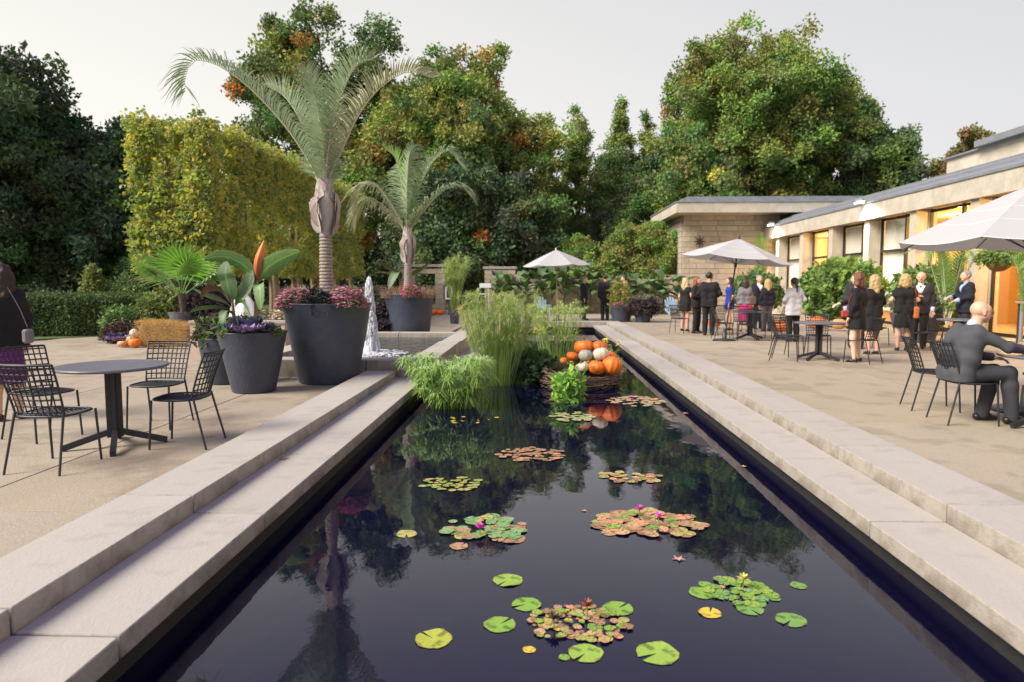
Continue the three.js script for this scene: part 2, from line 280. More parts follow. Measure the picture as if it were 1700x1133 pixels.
  obj('metal_roof', [span(7.35, 19.5, 5.82, 5.88, -36.85, -45.1), span(7.75, 19.5, 5.88, 6.05, -37.2, -45), span(8.1, 19.5, 6.05, 6.2, -37.6, -44.8)], matZinc, w);
  // black star ornament on the wing wall
  const star = thing('star_ornament', 'black many pointed metal star hung on the stone wing wall', 'ornament', [9.0, 3.85, -38.42]);
  const pts = []; for (let k = 0; k < 16; k++) { const a = k / 16 * 6.2832, q = k % 2 ? .12 : .36; pts.push(new THREE.Vector2(Math.cos(a) * q, Math.sin(a) * q)); }
  obj('star', new THREE.ExtrudeGeometry(new THREE.Shape(pts), { depth: .05, bevelEnabled: false }), matFrame, star);
  // two floodlights on the roof edge, lit
  for (const [i, z] of [[0, -26.7], [1, -36.6]]) {
    const l = thing('floodlight', ['lit white floodlight on the eave above the columns', 'lit white floodlight at the far end of the eave'][i], 'floodlight', [12.3, 4.6, z], 0, 'floodlights on the eave');
    obj('housing', [box(.16, .12, .5, -.02, .06, 0), box(.05, .2, .05, .1, 0, 0)], std([.25, .25, .26], .5), l);
    obj('lens', box(.2, .03, .42, -.06, -.018, 0).rotateZ(.1), new THREE.MeshStandardMaterial({ color: 0x000000, emissive: lin(1, .98, .86), emissiveIntensity: 9 }), l);
    const s = new THREE.SpotLight(lin(1, .95, .8), 55, 0, 1.1, .6, 2); s.position.set(-.1, -.1, 0); s.target.position.set(.6, -2.2, .6); s.castShadow = true; s.shadow.radius = 5; l.add(s, s.target);
  }
}
// ---------- garden walls at the back ----------
function gardenWall(name, label, x0, z, pieces, turn = 0) {
  const w = thing(name, label, 'wall', [x0, 0, z], turn), r = rngOf(Math.abs(Math.round(x0 * 10)) + 3), ms = [0, 1, 2].map(i => mottled([[.50, .42, .33], [.44, .37, .29], [.55, .47, .38]][i], .9, .7, .012)), sg = {};
  for (const [a, b, y0, y1] of pieces) {
    obj('wall_core', span(a + .02, b - .02, Math.max(0, y0 - .01), y1 - .01, -.17, .17), matJoint, w);
    for (let y = y0; y < y1 - .1; y += .25) { let x = a; while (x < b - .12) { let L = Math.round(rr(r, 4, 9)) / 10; if (x + L > b - .2) L = b - x; const k = L.toFixed(2); sg[k] ??= chamfer(L - .012, .238, .4, .012); obj('stone', sg[k], ms[Math.floor(r() * 3)], w, [x + L / 2, y + .125, (r() - .5) * .01]); x += L; } }
  }
  return w;
}
{
  const a = gardenWall('garden_wall', 'stone garden wall with a square doorway behind the palm planters', -6.8, -34, [[0, .75, 0, 2.0], [1.75, 2.25, 0, 2.0], [0, 2.25, 2.0, 2.25]]);
  obj('cap_stone', chamfer(2.5, .12, .5, .015), matStone[1], a, [1.125, 2.4, 0]);
  const b = gardenWall('garden_wall', 'stone garden wall with a lower right shoulder behind the banana leaves', -2.7, -35.5, [[0, .6, 0, 2.25], [.6, 1.6, 1.5, 2.25], [1.6, 2.1, 0, 2.0], [2.1, 9.5, 0, 1.75]]);
  obj('cap_stone', [chamfer(1.75, .12, .5, .015).translate(.8, 2.33, 0)], matStone[2], b); obj('cap_stone', [chamfer(.55, .12, .5, .015).translate(1.96, 2.08, 0)], matStone[1], b);
  const c = gardenWall('garden_wall', 'low stone garden wall left of the stone wing', 3.2 + 3.6, -38, [[0, 1.2, 0, 2.0]]);
}

// ---------- foliage ----------
function clumpGeo(n, R, L, W, seed, up = .3) { // n small folded leaves in a ball of radius R
  const r = rngOf(seed), P = [];
  for (let i = 0; i < n; i++) {
    const c = V(r() - .5, r() - .5, r() - .5).normalize().multiplyScalar(R * Math.cbrt(r())), d = V(r() - .5, (r() - .5) + up * .5, r() - .5).normalize(), s = V(r() - .5, r() - .5, r() - .5).cross(d).normalize(), n2 = V().crossVectors(d, s), l = L * rr(r, .7, 1.25), w = W * rr(r, .7, 1.2);
    const a = c, b = c.clone().addScaledVector(d, l * .45).addScaledVector(s, w / 2).addScaledVector(n2, w * .18), t = c.clone().addScaledVector(d, l), e = c.clone().addScaledVector(d, l * .45).addScaledVector(s, -w / 2).addScaledVector(n2, w * .18);
    for (const q of [a, b, t, a, t, e]) P.push(q.x, q.y, q.z);
  }
  const g = new THREE.BufferGeometry(); g.setAttribute('position', new THREE.Float32BufferAttribute(P, 3)); g.computeVertexNormals(); return g;
}
const leafWhite = [.25, .4, .65].map(t => leafMat([1, 1, 1], t));
const clumps = { oak: clumpGeo(16, .42, .27, .18, 1), fine: clumpGeo(18, .34, .22, .12, 2), hedge: clumpGeo(13, .2, .13, .1, 3), box: clumpGeo(16, .1, .055, .035, 4), shrub: clumpGeo(14, .16, .12, .06, 5), spire: clumpGeo(16, .4, .26, .13, 6), broad: clumpGeo(9, .2, .24, .12, 8) };
const pickC = (r, pal) => { let q = r(), s = 0; for (const [w, c] of pal) { s += w; if (q <= s) return c; } return pal[pal.length - 1][1]; };
function instances(name, geo, mat, list, parent) { // list of [Vector3, scale, [r,g,b]]
  const m = new THREE.InstancedMesh(geo, mat, list.length), o = new THREE.Object3D(), c = new THREE.Color(), r = rngOf(list.length + 11);
  list.forEach(([p, s, col, flat], i) => { o.position.copy(p); o.rotation.set(flat ? rr(r, -.3, .3) : r() * 6.28, r() * 6.28, flat ? rr(r, -.3, .3) : r() * 6.28); o.scale.setScalar(s); o.updateMatrix(); m.setMatrixAt(i, o.matrix); const v = .78 + .44 * r(); m.setColorAt(i, c.setRGB(col[0] * v, col[1] * v, col[2] * v)); });
  m.name = name; m.castShadow = m.receiveShadow = true; m.userData.kind = 'stuff'; parent.add(m); return m;
}
function tree(name, label, x, z, H, y0, rx, rz, o = {}) {
  const { lobes = 26, n = 170, pal, seed = 1, clump = 'oak', taper = 1, tr = .4, scale = 1, mat = 0, lobeR = .34, trunkH = .55, gapless = 0 } = o, r = rngOf(seed * 7 + 1), t = thing(name, label, 'tree', [x, -.05, z], 0, o.group), C = [];
  const cy = (y0 + H) / 2, ry = (H - y0) / 2;
  for (let i = 0; i < lobes; i++) {
    let d; do { d = V(r() * 2 - 1, r() * 2 - 1, r() * 2 - 1); } while (d.lengthSq() > 1);
    d.normalize().multiplyScalar(Math.pow(r(), .45) * .8); const k = taper === 1 ? 1 : 1 - taper * Math.max(0, (d.y + 1) / 2);
    const R = rr(r, .75, 1.2) * lobeR * Math.min(rx, ry) * (taper === 1 ? 1 : Math.max(.45, k));
    let col = pickC(r, pal); if (col[0] > .4) col = pal[0][1]; C.push({ c: V(d.x * rx * k, cy + d.y * ry, d.z * rz * k), R, col });
  }
  const list = [];
  for (const l of C) { // each limb ends in sprays of leaves with air between them
    const m = 11; for (let j = 0; j < m; j++) {
      const d = V(r() - .5, r() - .5, r() - .5).normalize().addScaledVector(V(l.c.x, l.c.y - cy, l.c.z).normalize(), .45).normalize(), q = rr(r, .35, 1.2), sp = V(l.c.x + d.x * l.R * q * 1.15, l.c.y + d.y * l.R * q, l.c.z + d.z * l.R * q * 1.15), R = l.R * rr(r, .2, .42), col = (r() < .7 ? l.col : pickC(r, pal)).map(k => k * rr(r, .75, 1.25));
      for (let i = 0; i < n / m; i++) { const e = V(r() - .5, r() - .5, r() - .5).normalize().multiplyScalar(Math.cbrt(r())), p = V(sp.x + e.x * R * 1.2, sp.y + e.y * R * .8, sp.z + e.z * R * 1.2); if (p.y < .25) p.y = .25 + r() * .8; list.push([p, scale * rr(r, .7, 1.2), col]); }
    }
  }
  const tg = [tube([V(0, -.2, 0), V(rr(r, -.2, .2), H * .2, 0), V(rr(r, -.4, .4), H * trunkH, rr(r, -.3, .3))], q => tr * (1.15 - .6 * q), 9, 12)];
  obj('trunk', tg, matBark, t);
  const br = C.map(l => { const s = V(0, Math.min(l.c.y * .7, H * trunkH * rr(r, .45, .98)), 0), m = s.clone().lerp(l.c, .5).add(V(0, .25 * l.R, 0)); return tube([s, m, l.c], q => tr * (.38 - .3 * q), 5, 6); });
  obj('branches', br, matBark, t);
  instances('crown', clumps[clump], leafWhite[mat], list, t); return t;
}
const G1 = [.18, .265, .052], G2 = [.12, .2, .048], G3 = [.245, .31, .062], G4 = [.26, .3, .06], OR = [.52, .25, .04], YE = [.60, .46, .06], DK = [.07, .115, .045], DK2 = [.05, .09, .038];
tree('oak_tree', 'large dark green tree at the far left edge behind the low hedge', -26.3, -33, 14.0, .6, 5.2, 5, { pal: [[.5, DK], [.3, DK2], [.2, G2]], seed: 2, lobes: 46, n: 150, tr: .45, lobeR: .36 });
tree('oak_tree', 'dark green tree between the left edge tree and the tall clipped hedge', -20.6, -34.5, 9.6, .5, 3.6, 4.0, { pal: [[.5, DK], [.3, DK2], [.2, G2]], seed: 3, lobes: 40, n: 140, tr: .4, lobeR: .38 });
tree('autumn_tree', 'tall loose tree with sparse orange tinted top behind the tall palm', -15.2, -52, 22.2, 4, 8.0, 5.5, { pal: [[.42, G2], [.32, G1], [.10, OR], [.16, G3]], seed: 14, lobes: 66, n: 105, tr: .5, lobeR: .25 });
tree('autumn_tree', 'big round tree with yellow and orange patches in its crown above the smaller palm', -5.9, -50, 20.4, 2.5, 7.4, 6, { pal: [[.44, G3], [.24, G1], [.12, [.36, .31, .055]], [.09, OR], [.11, G2]], seed: 5, lobes: 58, n: 130, tr: .55, lobeR: .3 });
tree('oak_tree', 'dark shaded tree under the round autumn tree behind the garden walls', -4.5, -43, 9.2, .3, 6.2, 3, { pal: [[.46, DK], [.4, G2], [.12, DK2], [.02, OR]], seed: 6, lobes: 40, n: 130, tr: .35 });
for (const [i, x, H, z] of [[0, .9, 18.2, -60], [1, 3.6, 19.2, -62], [2, 7.2, 19.8, -61], [3, 9.9, 18.6, -62.5]])
  tree('slender_tree', ['slim spiky tree against the sky, leftmost of the four between the big crowns', 'slim spiky tree against the sky, second from left between the big crowns', 'slim spiky tree against the sky, third from left between the big crowns', 'slim spiky tree against the sky, rightmost next to the great right crown'][i], x, z, H, 3, 2.0, 1.6, { pal: [[.5, G1], [.5, G3]], seed: 30 + i, lobes: 56, n: 20, clump: 'spire', tr: .2, lobeR: .32, taper: .5, trunkH: .7, group: 'slim spiky trees between the big crowns' });
tree('conical_tree', 'dense dark cone shaped tree in the gap between the big crowns', 6.3, -52, 13.6, .5, 4.6, 3.4, { pal: [[.5, G2], [.5, DK]], seed: 8, lobes: 44, n: 150, clump: 'fine', tr: .35, taper: .6, lobeR: .4 });
tree('oak_tree', 'great spreading oak crown rising behind the building roof', 17.2, -56, 22.8, 4, 9.8, 7, { pal: [[.45, G1], [.36, G3], [.17, G2], [.02, [.32, .26, .05]]], seed: 9, lobes: 92, n: 125, tr: .65, lobeR: .25 });
tree('oak_tree', 'smaller oak at the right shoulder of the great oak crown', 25.2, -54, 15.6, 4, 4.2, 4, { pal: [[.5, G2], [.35, G1], [.15, DK]], seed: 10, lobes: 40, n: 120, tr: .4, lobeR: .3 });
tree('oak_tree', 'low tree with a bright yellow branch left under the great oak', 10.5, -48, 11.4, 1, 4.4, 3.5, { pal: [[.50, G1], [.38, G2], [.12, YE]], seed: 12, lobes: 36, n: 130, tr: .3 });
for (const [i, x, z, H, rx] of [[0, 5.6, -41.5, 4.9, 1.7], [1, 7.6, -40.8, 5.4, 1.5], [2, 3.1, -42.5, 4.4, 1.6]])
  tree('small_tree', ['small multi stem olive green tree right of the far umbrella', 'small open tree standing against the left corner of the stone wing', 'low rounded tree directly above the far umbrella'][i], x, z, H, .8, rx, 1.4, { pal: [[.6, G3], [.4, G1]], seed: 50 + i, lobes: 22, n: 90, clump: 'fine', tr: .09, lobeR: .42, scale: .8, group: 'small trees by the stone wing' });
tree('small_tree', 'pale yellowish treetop peeping over the metal roof', 31.5, -52, 14.2, 6, 2.4, 2.4, { pal: [[1, [.2, .18, .05]]], seed: 61, lobes: 12, n: 90, tr: .2 });
{ // far wood closing the horizon
  const w = new THREE.Group(); w.name = 'woodland'; scene.add(w); tag(w, 'dark belt of woodland closing the view behind the trees', 'woodland', null, 'stuff');
  const r = rngOf(91), list = [];
  for (let i = 0; i < 15000; i++) { const x = rr(r, -85, 75), top = 6.5 + 2.2 * Math.sin(x * .23) + 1.6 * Math.sin(x * .71 + 1) - (x < -14 ? 1.5 : 0), y = Math.pow(r(), .8) * top; list.push([V(x, y, -66 + 3 * Math.sin(x * .4) - 4 * r() + (y < 3 ? 1.5 : 0) + (x < -12 ? 22 * Math.min(1, (-12 - x) / 18) : 0)), rr(r, 1.1, 2), pickC(r, [[.45, DK], [.35, DK2], [.2, G2]])]); }
  instances('foliage', clumps.oak, leafWhite[0], list, w);
}
{ // tall clipped hedge on bare trunks
  const h = thing('tall_hedge', 'tall clipped yellow green hedge raised on bare trunks behind the planters', 'hedge'), r = rngOf(23), list = [];
  const X0 = -11.35, X1 = -9.1, Z0 = -18.9, Z1 = -36, Y0 = 1.95, Y1 = 5.9, gap = fbm(99, 8, 3);
  const col = () => pickC(r, [[.34, [.34, .42, .055]], [.26, [.23, .33, .05]], [.26, [.48, .48, .065]], [.14, [.62, .54, .07]]]);
  const add = (x, y, z, s = 1) => { const g = gap(z * .09 + x * .09, y * .12); if (g < (z > -20 ? .46 : .41) && r() < .9) return; list.push([V(x + rr(r, -.12, .12), y + rr(r, -.12, .12) + (y > Y1 - .2 ? .14 * Math.pow(r(), 3) * 3 : 0), z + rr(r, -.12, .12)), s * rr(r, .75, 1.25), col()]); };
  for (let i = 0; i < 1000; i++) add(rr(r, X0, X1), rr(r, Y0, Y1), Z0 + rr(r, -.3, 0));
  for (let i = 0; i < 4200; i++) add(X1 + rr(r, -.3, 0), rr(r, Y0, Y1), rr(r, Z1, Z0));
  for (let i = 0; i < 1900; i++) add(X0 + rr(r, 0, .3), rr(r, Y0, Y1), rr(r, Z1, Z0), 1.1);
  for (let i = 0; i < 1800; i++) add(rr(r, X0, X1), Y1 + rr(r, -.2, 0), rr(r, Z1, Z0));
  for (let i = 0; i < 500; i++) add(rr(r, X0, X1), Y0 + rr(r, 0, .2), rr(r, Z1, Z0));
  instances('foliage', clumps.hedge, leafWhite[2], list, h);
  for (let k = 0; k < 7; k++) for (const x of [-9.65, -10.8]) {
    const z = -19.8 - k * 2.55, rad = q => .14 * (1.05 - .5 * q);
    obj('trunk', tube([V(x, -.05, z), V(x + .04, 1.2, z), V(x, 2.4, z + .05), V(x + .06, 5.2, z)], rad, 8, 14), mottled([.30, .22, .14], .95, 2, .02), h);
  }
}
function shrub(name, label, pos, rad, n, pal, o = {}) {
  const t = thing(name, label, o.cat || 'shrub', pos, 0, o.group), r = rngOf(n + Math.round(pos[0] * 31 + 500)), list = [];
  for (let i = 0; i < n; i++) { const d = V(r() * 2 - 1, r() * 2 - 1, r() * 2 - 1).normalize(), q = .72 + .33 * r(), k = o.cone ? 1 - .85 * Math.max(0, (d.y * q + 1) / 2) : 1, lump = 1 + .16 * Math.sin(d.x * 7 + pos[0]) * Math.sin(d.y * 6) * Math.sin(d.z * 8); list.push([V(d.x * rad[0] * q * k * lump, Math.max(.03, rad[1] * (1 + d.y * q * lump)), d.z * rad[2] * q * k * lump), (o.scale || 1) * rr(r, .7, 1.3), pickC(r, pal)]); }
  obj('stem', [0, 1, 2].map(k => tube([V(.03 * (k - 1), -.02, 0), V(rad[0] * .25 * (k - 1), rad[1] * .8, .05), V(rad[0] * .5 * (k - 1), rad[1] * 1.5, rad[2] * .2 * (k - 1))], q => .03 * (1.1 - q) * Math.max(.6, rad[1]), 5, 6)), matBark, t);
  instances('foliage', clumps[o.clump || 'shrub'], leafWhite[o.mat ?? 1], list, t); return t;
}
{ // low clipped hedge at left
  const h = thing('low_hedge', 'low dark green clipped box hedge along the left lawn edge', 'hedge'), r = rngOf(33), list = [], c = () => pickC(r, [[.5, [.065, .115, .03]], [.5, [.095, .15, .038]]]);
  const edge = x => -18.6 - (x > -13.2 ? (x + 13.2) * .75 : 0) + .15 * Math.sin(x * 2);
  for (let i = 0; i < 2600; i++) { const x = rr(r, -18.5, -11.7); list.push([V(x, rr(r, .02, 1.03), edge(x) + rr(r, -.14, .0)), 1.6, c()]); }
  for (let i = 0; i < 4200; i++) { const x = rr(r, -18.5, -11.7); list.push([V(x, 1.02 + rr(r, -.07, .03), edge(x) - 4.5 * r()), 1.7, c()]); }
  for (let i = 0; i < 700; i++) list.push([V(-11.7 + rr(r, -.1, .05), rr(r, .02, 1.03), edge(-11.7) - 4.5 * r()), 1.6, c()]);
  instances('foliage', clumps.box, leafWhite[0], list, h);
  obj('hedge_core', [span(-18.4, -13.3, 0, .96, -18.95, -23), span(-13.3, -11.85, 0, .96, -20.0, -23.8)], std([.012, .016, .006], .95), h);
  struct('lawn', [0, 1].map(() => null) && (() => { const s = new THREE.Shape([[-40, 17.4], [-13.6, 17.4], [-12.4, 18.9], [-11.4, 20.5], [-11.4, 30], [-40, 30]].map(p => new THREE.Vector2(...p))); return metreUV(new THREE.ShapeGeometry(s).rotateX(-Math.PI / 2).translate(0, .012, 0)); })(), mottled([.09, .16, .035], .95, 1.5, .02), 'strip of green lawn in front of the low hedge');
}
shrub('cone_shrub', 'narrow yellow green cone shrub behind the low hedge', [-16.6, 0, -25], [.55, 1.1, .55], 420, [[.7, G4], [.3, G1]], { cone: 1, scale: 1.2 });
shrub('round_shrub', 'dark rounded shrub right of the cone shrub behind the low hedge', [-15.7, 0, -25.6], [.9, .85, .7], 450, [[.7, G2], [.3, G1]], { scale: 1.1 });
shrub('round_shrub', 'dark shrub right of the wooden hut front behind the low hedge', [-13.3, 0, -24.8], [.6, .95, .6], 320, [[1, DK]], { scale: 1.1 });
shrub('round_shrub', 'clipped yellow green globe shrub left of the fan palm', [-9.75, 0, -17.6], [.58, .62, .55], 420, [[.7, [.16, .18, .04]], [.3, G1]], { clump: 'box', scale: 2.2 });
shrub('fern_plant', 'bright green low fern plant behind the hay bale', [-10.6, 0, -17.2], [.5, .42, .5], 260, [[.7, [.1, .2, .03]], [.3, G1]], { clump: 'shrub' });
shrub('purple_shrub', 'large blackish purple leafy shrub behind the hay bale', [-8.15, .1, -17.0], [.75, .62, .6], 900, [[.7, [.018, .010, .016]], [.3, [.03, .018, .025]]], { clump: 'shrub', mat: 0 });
shrub('purple_shrub', 'dark red leafed low shrub left of the hay bale', [-10.15, 0, -16.6], [.6, .22, .4], 260, [[.6, [.05, .02, .02]], [.4, [.07, .035, .025]]], { mat: 0 });
shrub('plume_grass', 'pale pinkish plume grass behind the low hedge', [-17.3, 0, -24.2], [.45, .55, .4], 260, [[.6, [.42, .33, .27]], [.4, [.3, .27, .15]]], { cat: 'grass', clump: 'shrub', mat: 0 });
shrub('leafy_shrub', 'broad bright green shrub in front of the shaded windows', [10.6, .3, -24.2], [1.35, .95, .9], 900, [[.5, [.2, .34, .05]], [.5, [.13, .25, .045]]], { clump: 'broad' });
shrub('leafy_shrub', 'bright green shrub behind the blonde woman by the columns', [11.5, .3, -20.7], [.75, .8, .7], 420, [[.5, [.17, .3, .05]], [.5, [.12, .22, .045]]], { clump: 'broad' });
shrub('leafy_shrub', 'green shrub spilling light leaves under the second umbrella', [9.6, .4, -30.2], [.95, .75, .8], 480, [[.5, [.12, .22, .05]], [.5, [.09, .17, .04]]], { clump: 'broad' });

// ---------- palms ----------
function frond(ctrl, o = {}) { // ctrl: Vector3 list from the crown outwards
  const { pairs = 62, L = .62, w = .011, droop = .35, seed = 1, side = V(0, 0, 1), lift = .55 } = o, c = new THREE.CatmullRomCurve3(ctrl), r = rngOf(seed), gs = [];
  const rachis = tube(ctrl, q => .021 * (1.08 - q), 5, 20);
  for (let i = 0; i < pairs; i++) {
    const t = .16 + .84 * (i + .5) / pairs, p = c.getPointAt(t), tan = c.getTangentAt(t), s0 = side.clone().addScaledVector(tan, -side.dot(tan)).normalize(); let up = V().crossVectors(tan, s0).normalize(); if (up.y < 0) up.negate();
    const len = L * Math.pow(Math.sin(Math.PI * Math.min(1, .1 + .86 * t)), .55) * rr(r, .85, 1.1);
    for (const q of [-1, 1]) {
      const d = s0.clone().multiplyScalar(q * rr(r, .55, .75)).addScaledVector(tan, .62 + .25 * t).addScaledVector(up, lift * rr(r, .7, 1.3)).normalize(), pts = [];
      for (let k = 0; k < 5; k++) { const a = k / 4; pts.push(p.clone().addScaledVector(d, len * a).add(V(0, -droop * len * a * a * rr(r, .8, 1.2), 0))); }
      gs.push(strip(pts, a => w * (1.02 - a) * (.6 + .8 * Math.min(1, a * 5)), tan, .3));
    }
  }
  gs.rachis = rachis; return gs;
}
const matFrond = leafMat([.27, .36, .20], .3), matFrondPale = leafMat([.38, .40, .23], .3), matFrondFresh = leafMat([.16, .3, .05], .4), matBoot = mottled([.60, .52, .48], .85, 2.5, .01), matBootDark = mottled([.46, .38, .34], .85, 2.5, .01), matRachis = std([.42, .38, .26], .7), matTrunk = mottled([.40, .34, .30], .9, 3, .012);
function palm(name, label, pos, m, base, trunk, fr, seed) { // m: metres per unit of the sketch; fr: [colour, [dx, dy, dz]...]
  const t = thing(name, label, 'palm tree', pos), r = rngOf(seed), pr = [], [h0, h1, h2, r0, r1, r2] = trunk;
  for (let y = h0 - .35; y < h1; y += .05) { const q = r0 + (r1 - r0) * (y - h0) / (h1 - h0); pr.push([q + .010, y], [q + .004, y + .03], [q - .008, y + .036], [q - .008, y + .044]); }
  obj('trunk', lathe(pr, 18), matTrunk, t);
  const bp = []; for (let k = 0; k <= 12; k++) { const q = k / 12; bp.push([r1 + (r2 - r1) * Math.sin(Math.PI * Math.pow(q, 1.1) * .86) * (1 - .1 * q) - q * r1 * .3, h1 + (h2 - h1) * q]); } bp.push([.001, h2 + .02]);
  obj('crown_shaft', lathe(bp, 18), matBoot, t);
  const rad = q => r1 + (r2 - r1) * Math.sin(Math.PI * Math.pow(Math.min(1, q), 1.1) * .86) * (1 - .1 * q) - q * r1 * .3;
  for (let k = 0; k < 18; k++) { // overlapping old leaf bases
    const a = k * 2.094 + rr(r, -.15, .15), q0 = .0 + k * .041, pts = []; for (let i = 0; i < 6; i++) { const q = q0 + i * .08, R = rad(q) + .006 + (i === 5 ? .022 : i * .003); pts.push(V(Math.cos(a) * R, h1 + (h2 - h1) * q, Math.sin(a) * R)); }
    obj('leaf_base', strip(pts, s => r2 * .62 * Math.pow(Math.sin(Math.PI * (.14 + .84 * s)), .8), V(-Math.sin(a), 0, Math.cos(a)), -.5), k % 2 ? matBoot : matBootDark, t);
  }
  fr.forEach(([mat, o, ...c], i) => { const ctrl = c.map(p => V(p[0] * m, h2 - .12 + p[1] * m, (p[2] || 0) * m)); ctrl.unshift(V(ctrl[0].x * .5, h2 - .45, ctrl[0].z * .5)); const f = frond(ctrl, { seed: seed * 10 + i, ...o }), fm = obj('frond', f, mat, t); obj('rachis', f.rachis, matRachis, fm); });
  return t;
}
palm('palm_tree', 'tall palm with long arching fronds in the biggest dark planter', [-3.13, 0, -10.08], .0089, 0, [1.42, 2.2, 3.02, .1, .082, .165], [
  [matFrond, { L: .66, droop: .7, pairs: 84, lift: 1.25, side: V(0, 0, 1) }, [-8, 8, 4], [-42, 75, 14], [-88, 132, 22], [-132, 172, 26], [-172, 194, 28], [-198, 196, 28], [-212, 176, 28], [-214, 148, 28]],
  [matFrondPale, { L: .66, droop: .5, pairs: 74, lift: 1.25, side: V(0, 0, 1) }, [6, 8, 0], [34, 62, 6], [66, 118, 12], [104, 158, 16], [146, 178, 18], [184, 168, 18]],
  [matFrond, { L: .7, droop: .35, pairs: 76, lift: 1.0, side: V(.3, 0, 1) }, [-4, 8, -6], [-24, 66, -14], [-50, 122, -24], [-80, 160, -36], [-112, 178, -48]],
  [matFrond, { L: .7, droop: .35, pairs: 76, lift: 1.0, side: V(.4, 0, 1) }, [3, 8, 6], [18, 80, 20], [42, 140, 34], [72, 180, 50], [100, 184, 62]],
  [matFrond, { L: .6, droop: .25, lift: .4, side: V(1, 0, .2) }, [0, 8, -6], [-2, 74, -26], [-6, 130, -60], [-10, 160, -100], [-14, 158, -140]],
  [matFrond, { L: .6, droop: .25, lift: .4, side: V(1, 0, -.2) }, [2, 8, 6], [6, 70, 24], [4, 130, 50], [2, 165, 84]]], 4);
palm('palm_tree', 'smaller palm with drooping fronds in the planter behind the fountain', [-3.36, 0, -17.75], .0157, 0, [1.42, 2.0, 2.95, .11, .085, .16], [
  [matFrondPale, { L: .75, droop: .9, lift: .3, w: .016 }, [-6, 5, 2], [-28, 48, 6], [-52, 76, 8], [-72, 76, 8], [-80, 48, 8], [-82, 30, 8]],
  [matFrondPale, { L: .7, droop: .9, lift: .3, w: .016 }, [-6, 3, -2], [-40, 42, -10], [-66, 56, -18], [-84, 44, -22], [-92, 22, -24]],
  [matFrondFresh, { L: .75, droop: .3, w: .017, side: V(.3, 0, 1) }, [-2, 6, 0], [-10, 82, -4], [-22, 124, -10], [-38, 138, -16]],
  [matFrond, { L: .8, droop: .55, w: .017 }, [3, 5, 2], [20, 66, 6], [46, 112, 12], [70, 128, 14], [92, 104, 16]],
  [matFrond, { L: .75, droop: .6, w: .017 }, [5, 3, 0], [34, 40, 4], [66, 68, 8], [92, 70, 10], [106, 56, 10]],
  [matFrond, { L: .75, droop: .5, w: .017, side: V(1, 0, .3) }, [0, 6, 6], [4, 74, 20], [12, 116, 40], [24, 128, 62]],
  [matFrond, { L: .75, droop: .5, w: .017, side: V(1, 0, .3) }, [-2, 6, -6], [-8, 74, -26], [-14, 112, -54], [-20, 114, -84]]], 5);
// ---------- planters ----------
const matPot = mottled([.056, .066, .100], .46, 1.2, .006), matPot2 = mottled([.052, .061, .092], .48, 1.6, .006), matSoil = std([.03, .02, .013], 1);
function planter(name, label, pos, R, r, h, mat = matPot, cat = 'planter') {
  const t = thing(name, label, cat, pos), w = .035;
  obj('pot', metrePot(lathe([[.01, .0], [r - .02, .0], [r, .015], [r + (R - r) * .5, h * .5], [R - .012, h - .03], [R, h - .015], [R, h - .004], [R - .01, h], [R - w, h], [R - w - .01, h - .1]], 56), R), mat, t);
  obj('soil', new THREE.CircleGeometry(R - w, 32).rotateX(-Math.PI / 2).translate(0, h - .07, 0), matSoil, t); return t;
}
function metrePot(g, R) { const uv = g.attributes.uv, p = g.attributes.position; for (let i = 0; i < uv.count; i++) uv.setXY(i, uv.getX(i) * 6.2832 * R, p.getY(i)); return g; }
planter('planter', 'biggest dark slate planter holding the tall palm', [-3.13, 0, -10.08], .655, .43, 1.2);
planter('planter', 'dark slate planter behind the fountain basin with the smaller palm', [-3.36, 0, -17.9], .66, .5, 1.22);
planter('planter', 'dark slate planter of banana and purple cabbage nearest the left chairs', [-3.87, 0, -9.12], .46, .285, .84, matPot2);
planter('planter', 'dark planter half hidden left behind the banana planter', [-4.62, 0, -9.85], .36, .24, .7, matPot2);
planter('planter', 'dark planter with bronze grass and pink flowers at the far right pool corner', [3.35, 0, -27.2], .45, .36, .62, matPot2);
planter('planter', 'dark planter of spilling purple leaves and pale spikes right of the far pool corner', [4.15, 0, -26.8], .4, .27, .68, matPot2);
planter('planter', 'small grey pot on the raised bed behind the hay bale', [-8.72, 0, -16.45], .3, .22, .8, mottled([.12, .13, .15], .7, 1.2, .003));
planter('planter', 'slim black pot left of the pool under the tall sedge', [-3.1, 0, -25.6], .2, .16, .55, matPot2);
planter('planter', 'wide grey planter between the couple and the man in navy', [9.6, 0, -17.6], .6, .42, .75, mottled([.10, .10, .11], .7, 1.2, .003));
planter('planter', 'dark planter behind the woman in the pink skirt', [8.9, 0, -27.6], .5, .36, .8, matPot2);

function blades(n, R, H, o = {}) { // tuft of arching grass blades
  const { w = .006, seed = 1, arch = .6, base = .15, seg = 5 } = o, r = rngOf(seed), gs = [];
  for (let i = 0; i < n; i++) { const a = r() * 6.283, b = base * Math.sqrt(r()), reach = R * rr(r, .3, 1), h = H * rr(r, o.low ?? .55, 1), pts = []; for (let k = 0; k < seg; k++) { const q = k / (seg - 1); pts.push(V(Math.cos(a) * (b + reach * q * q), h * (q - arch * q * q * q * .7), Math.sin(a) * (b + reach * q * q))); } gs.push(strip(pts, q => w * (1.05 - q), V(-Math.sin(a), 0, Math.cos(a)))); }
  return gs;
}
const matBronze = leafMat([.36, .23, .15], .35), matGrass = leafMat([.16, .26, .05], .4), matSedge = leafMat([.28, .48, .06], .45), matPaleGrass = leafMat([.36, .38, .10], .45);
function tuft(name, label, pos, n, R, H, mat, o = {}) { const t = thing(name, label, o.cat || 'grass', pos); obj('blades', blades(n, R, H, o), mat, t).userData.kind = 'stuff'; return t; }
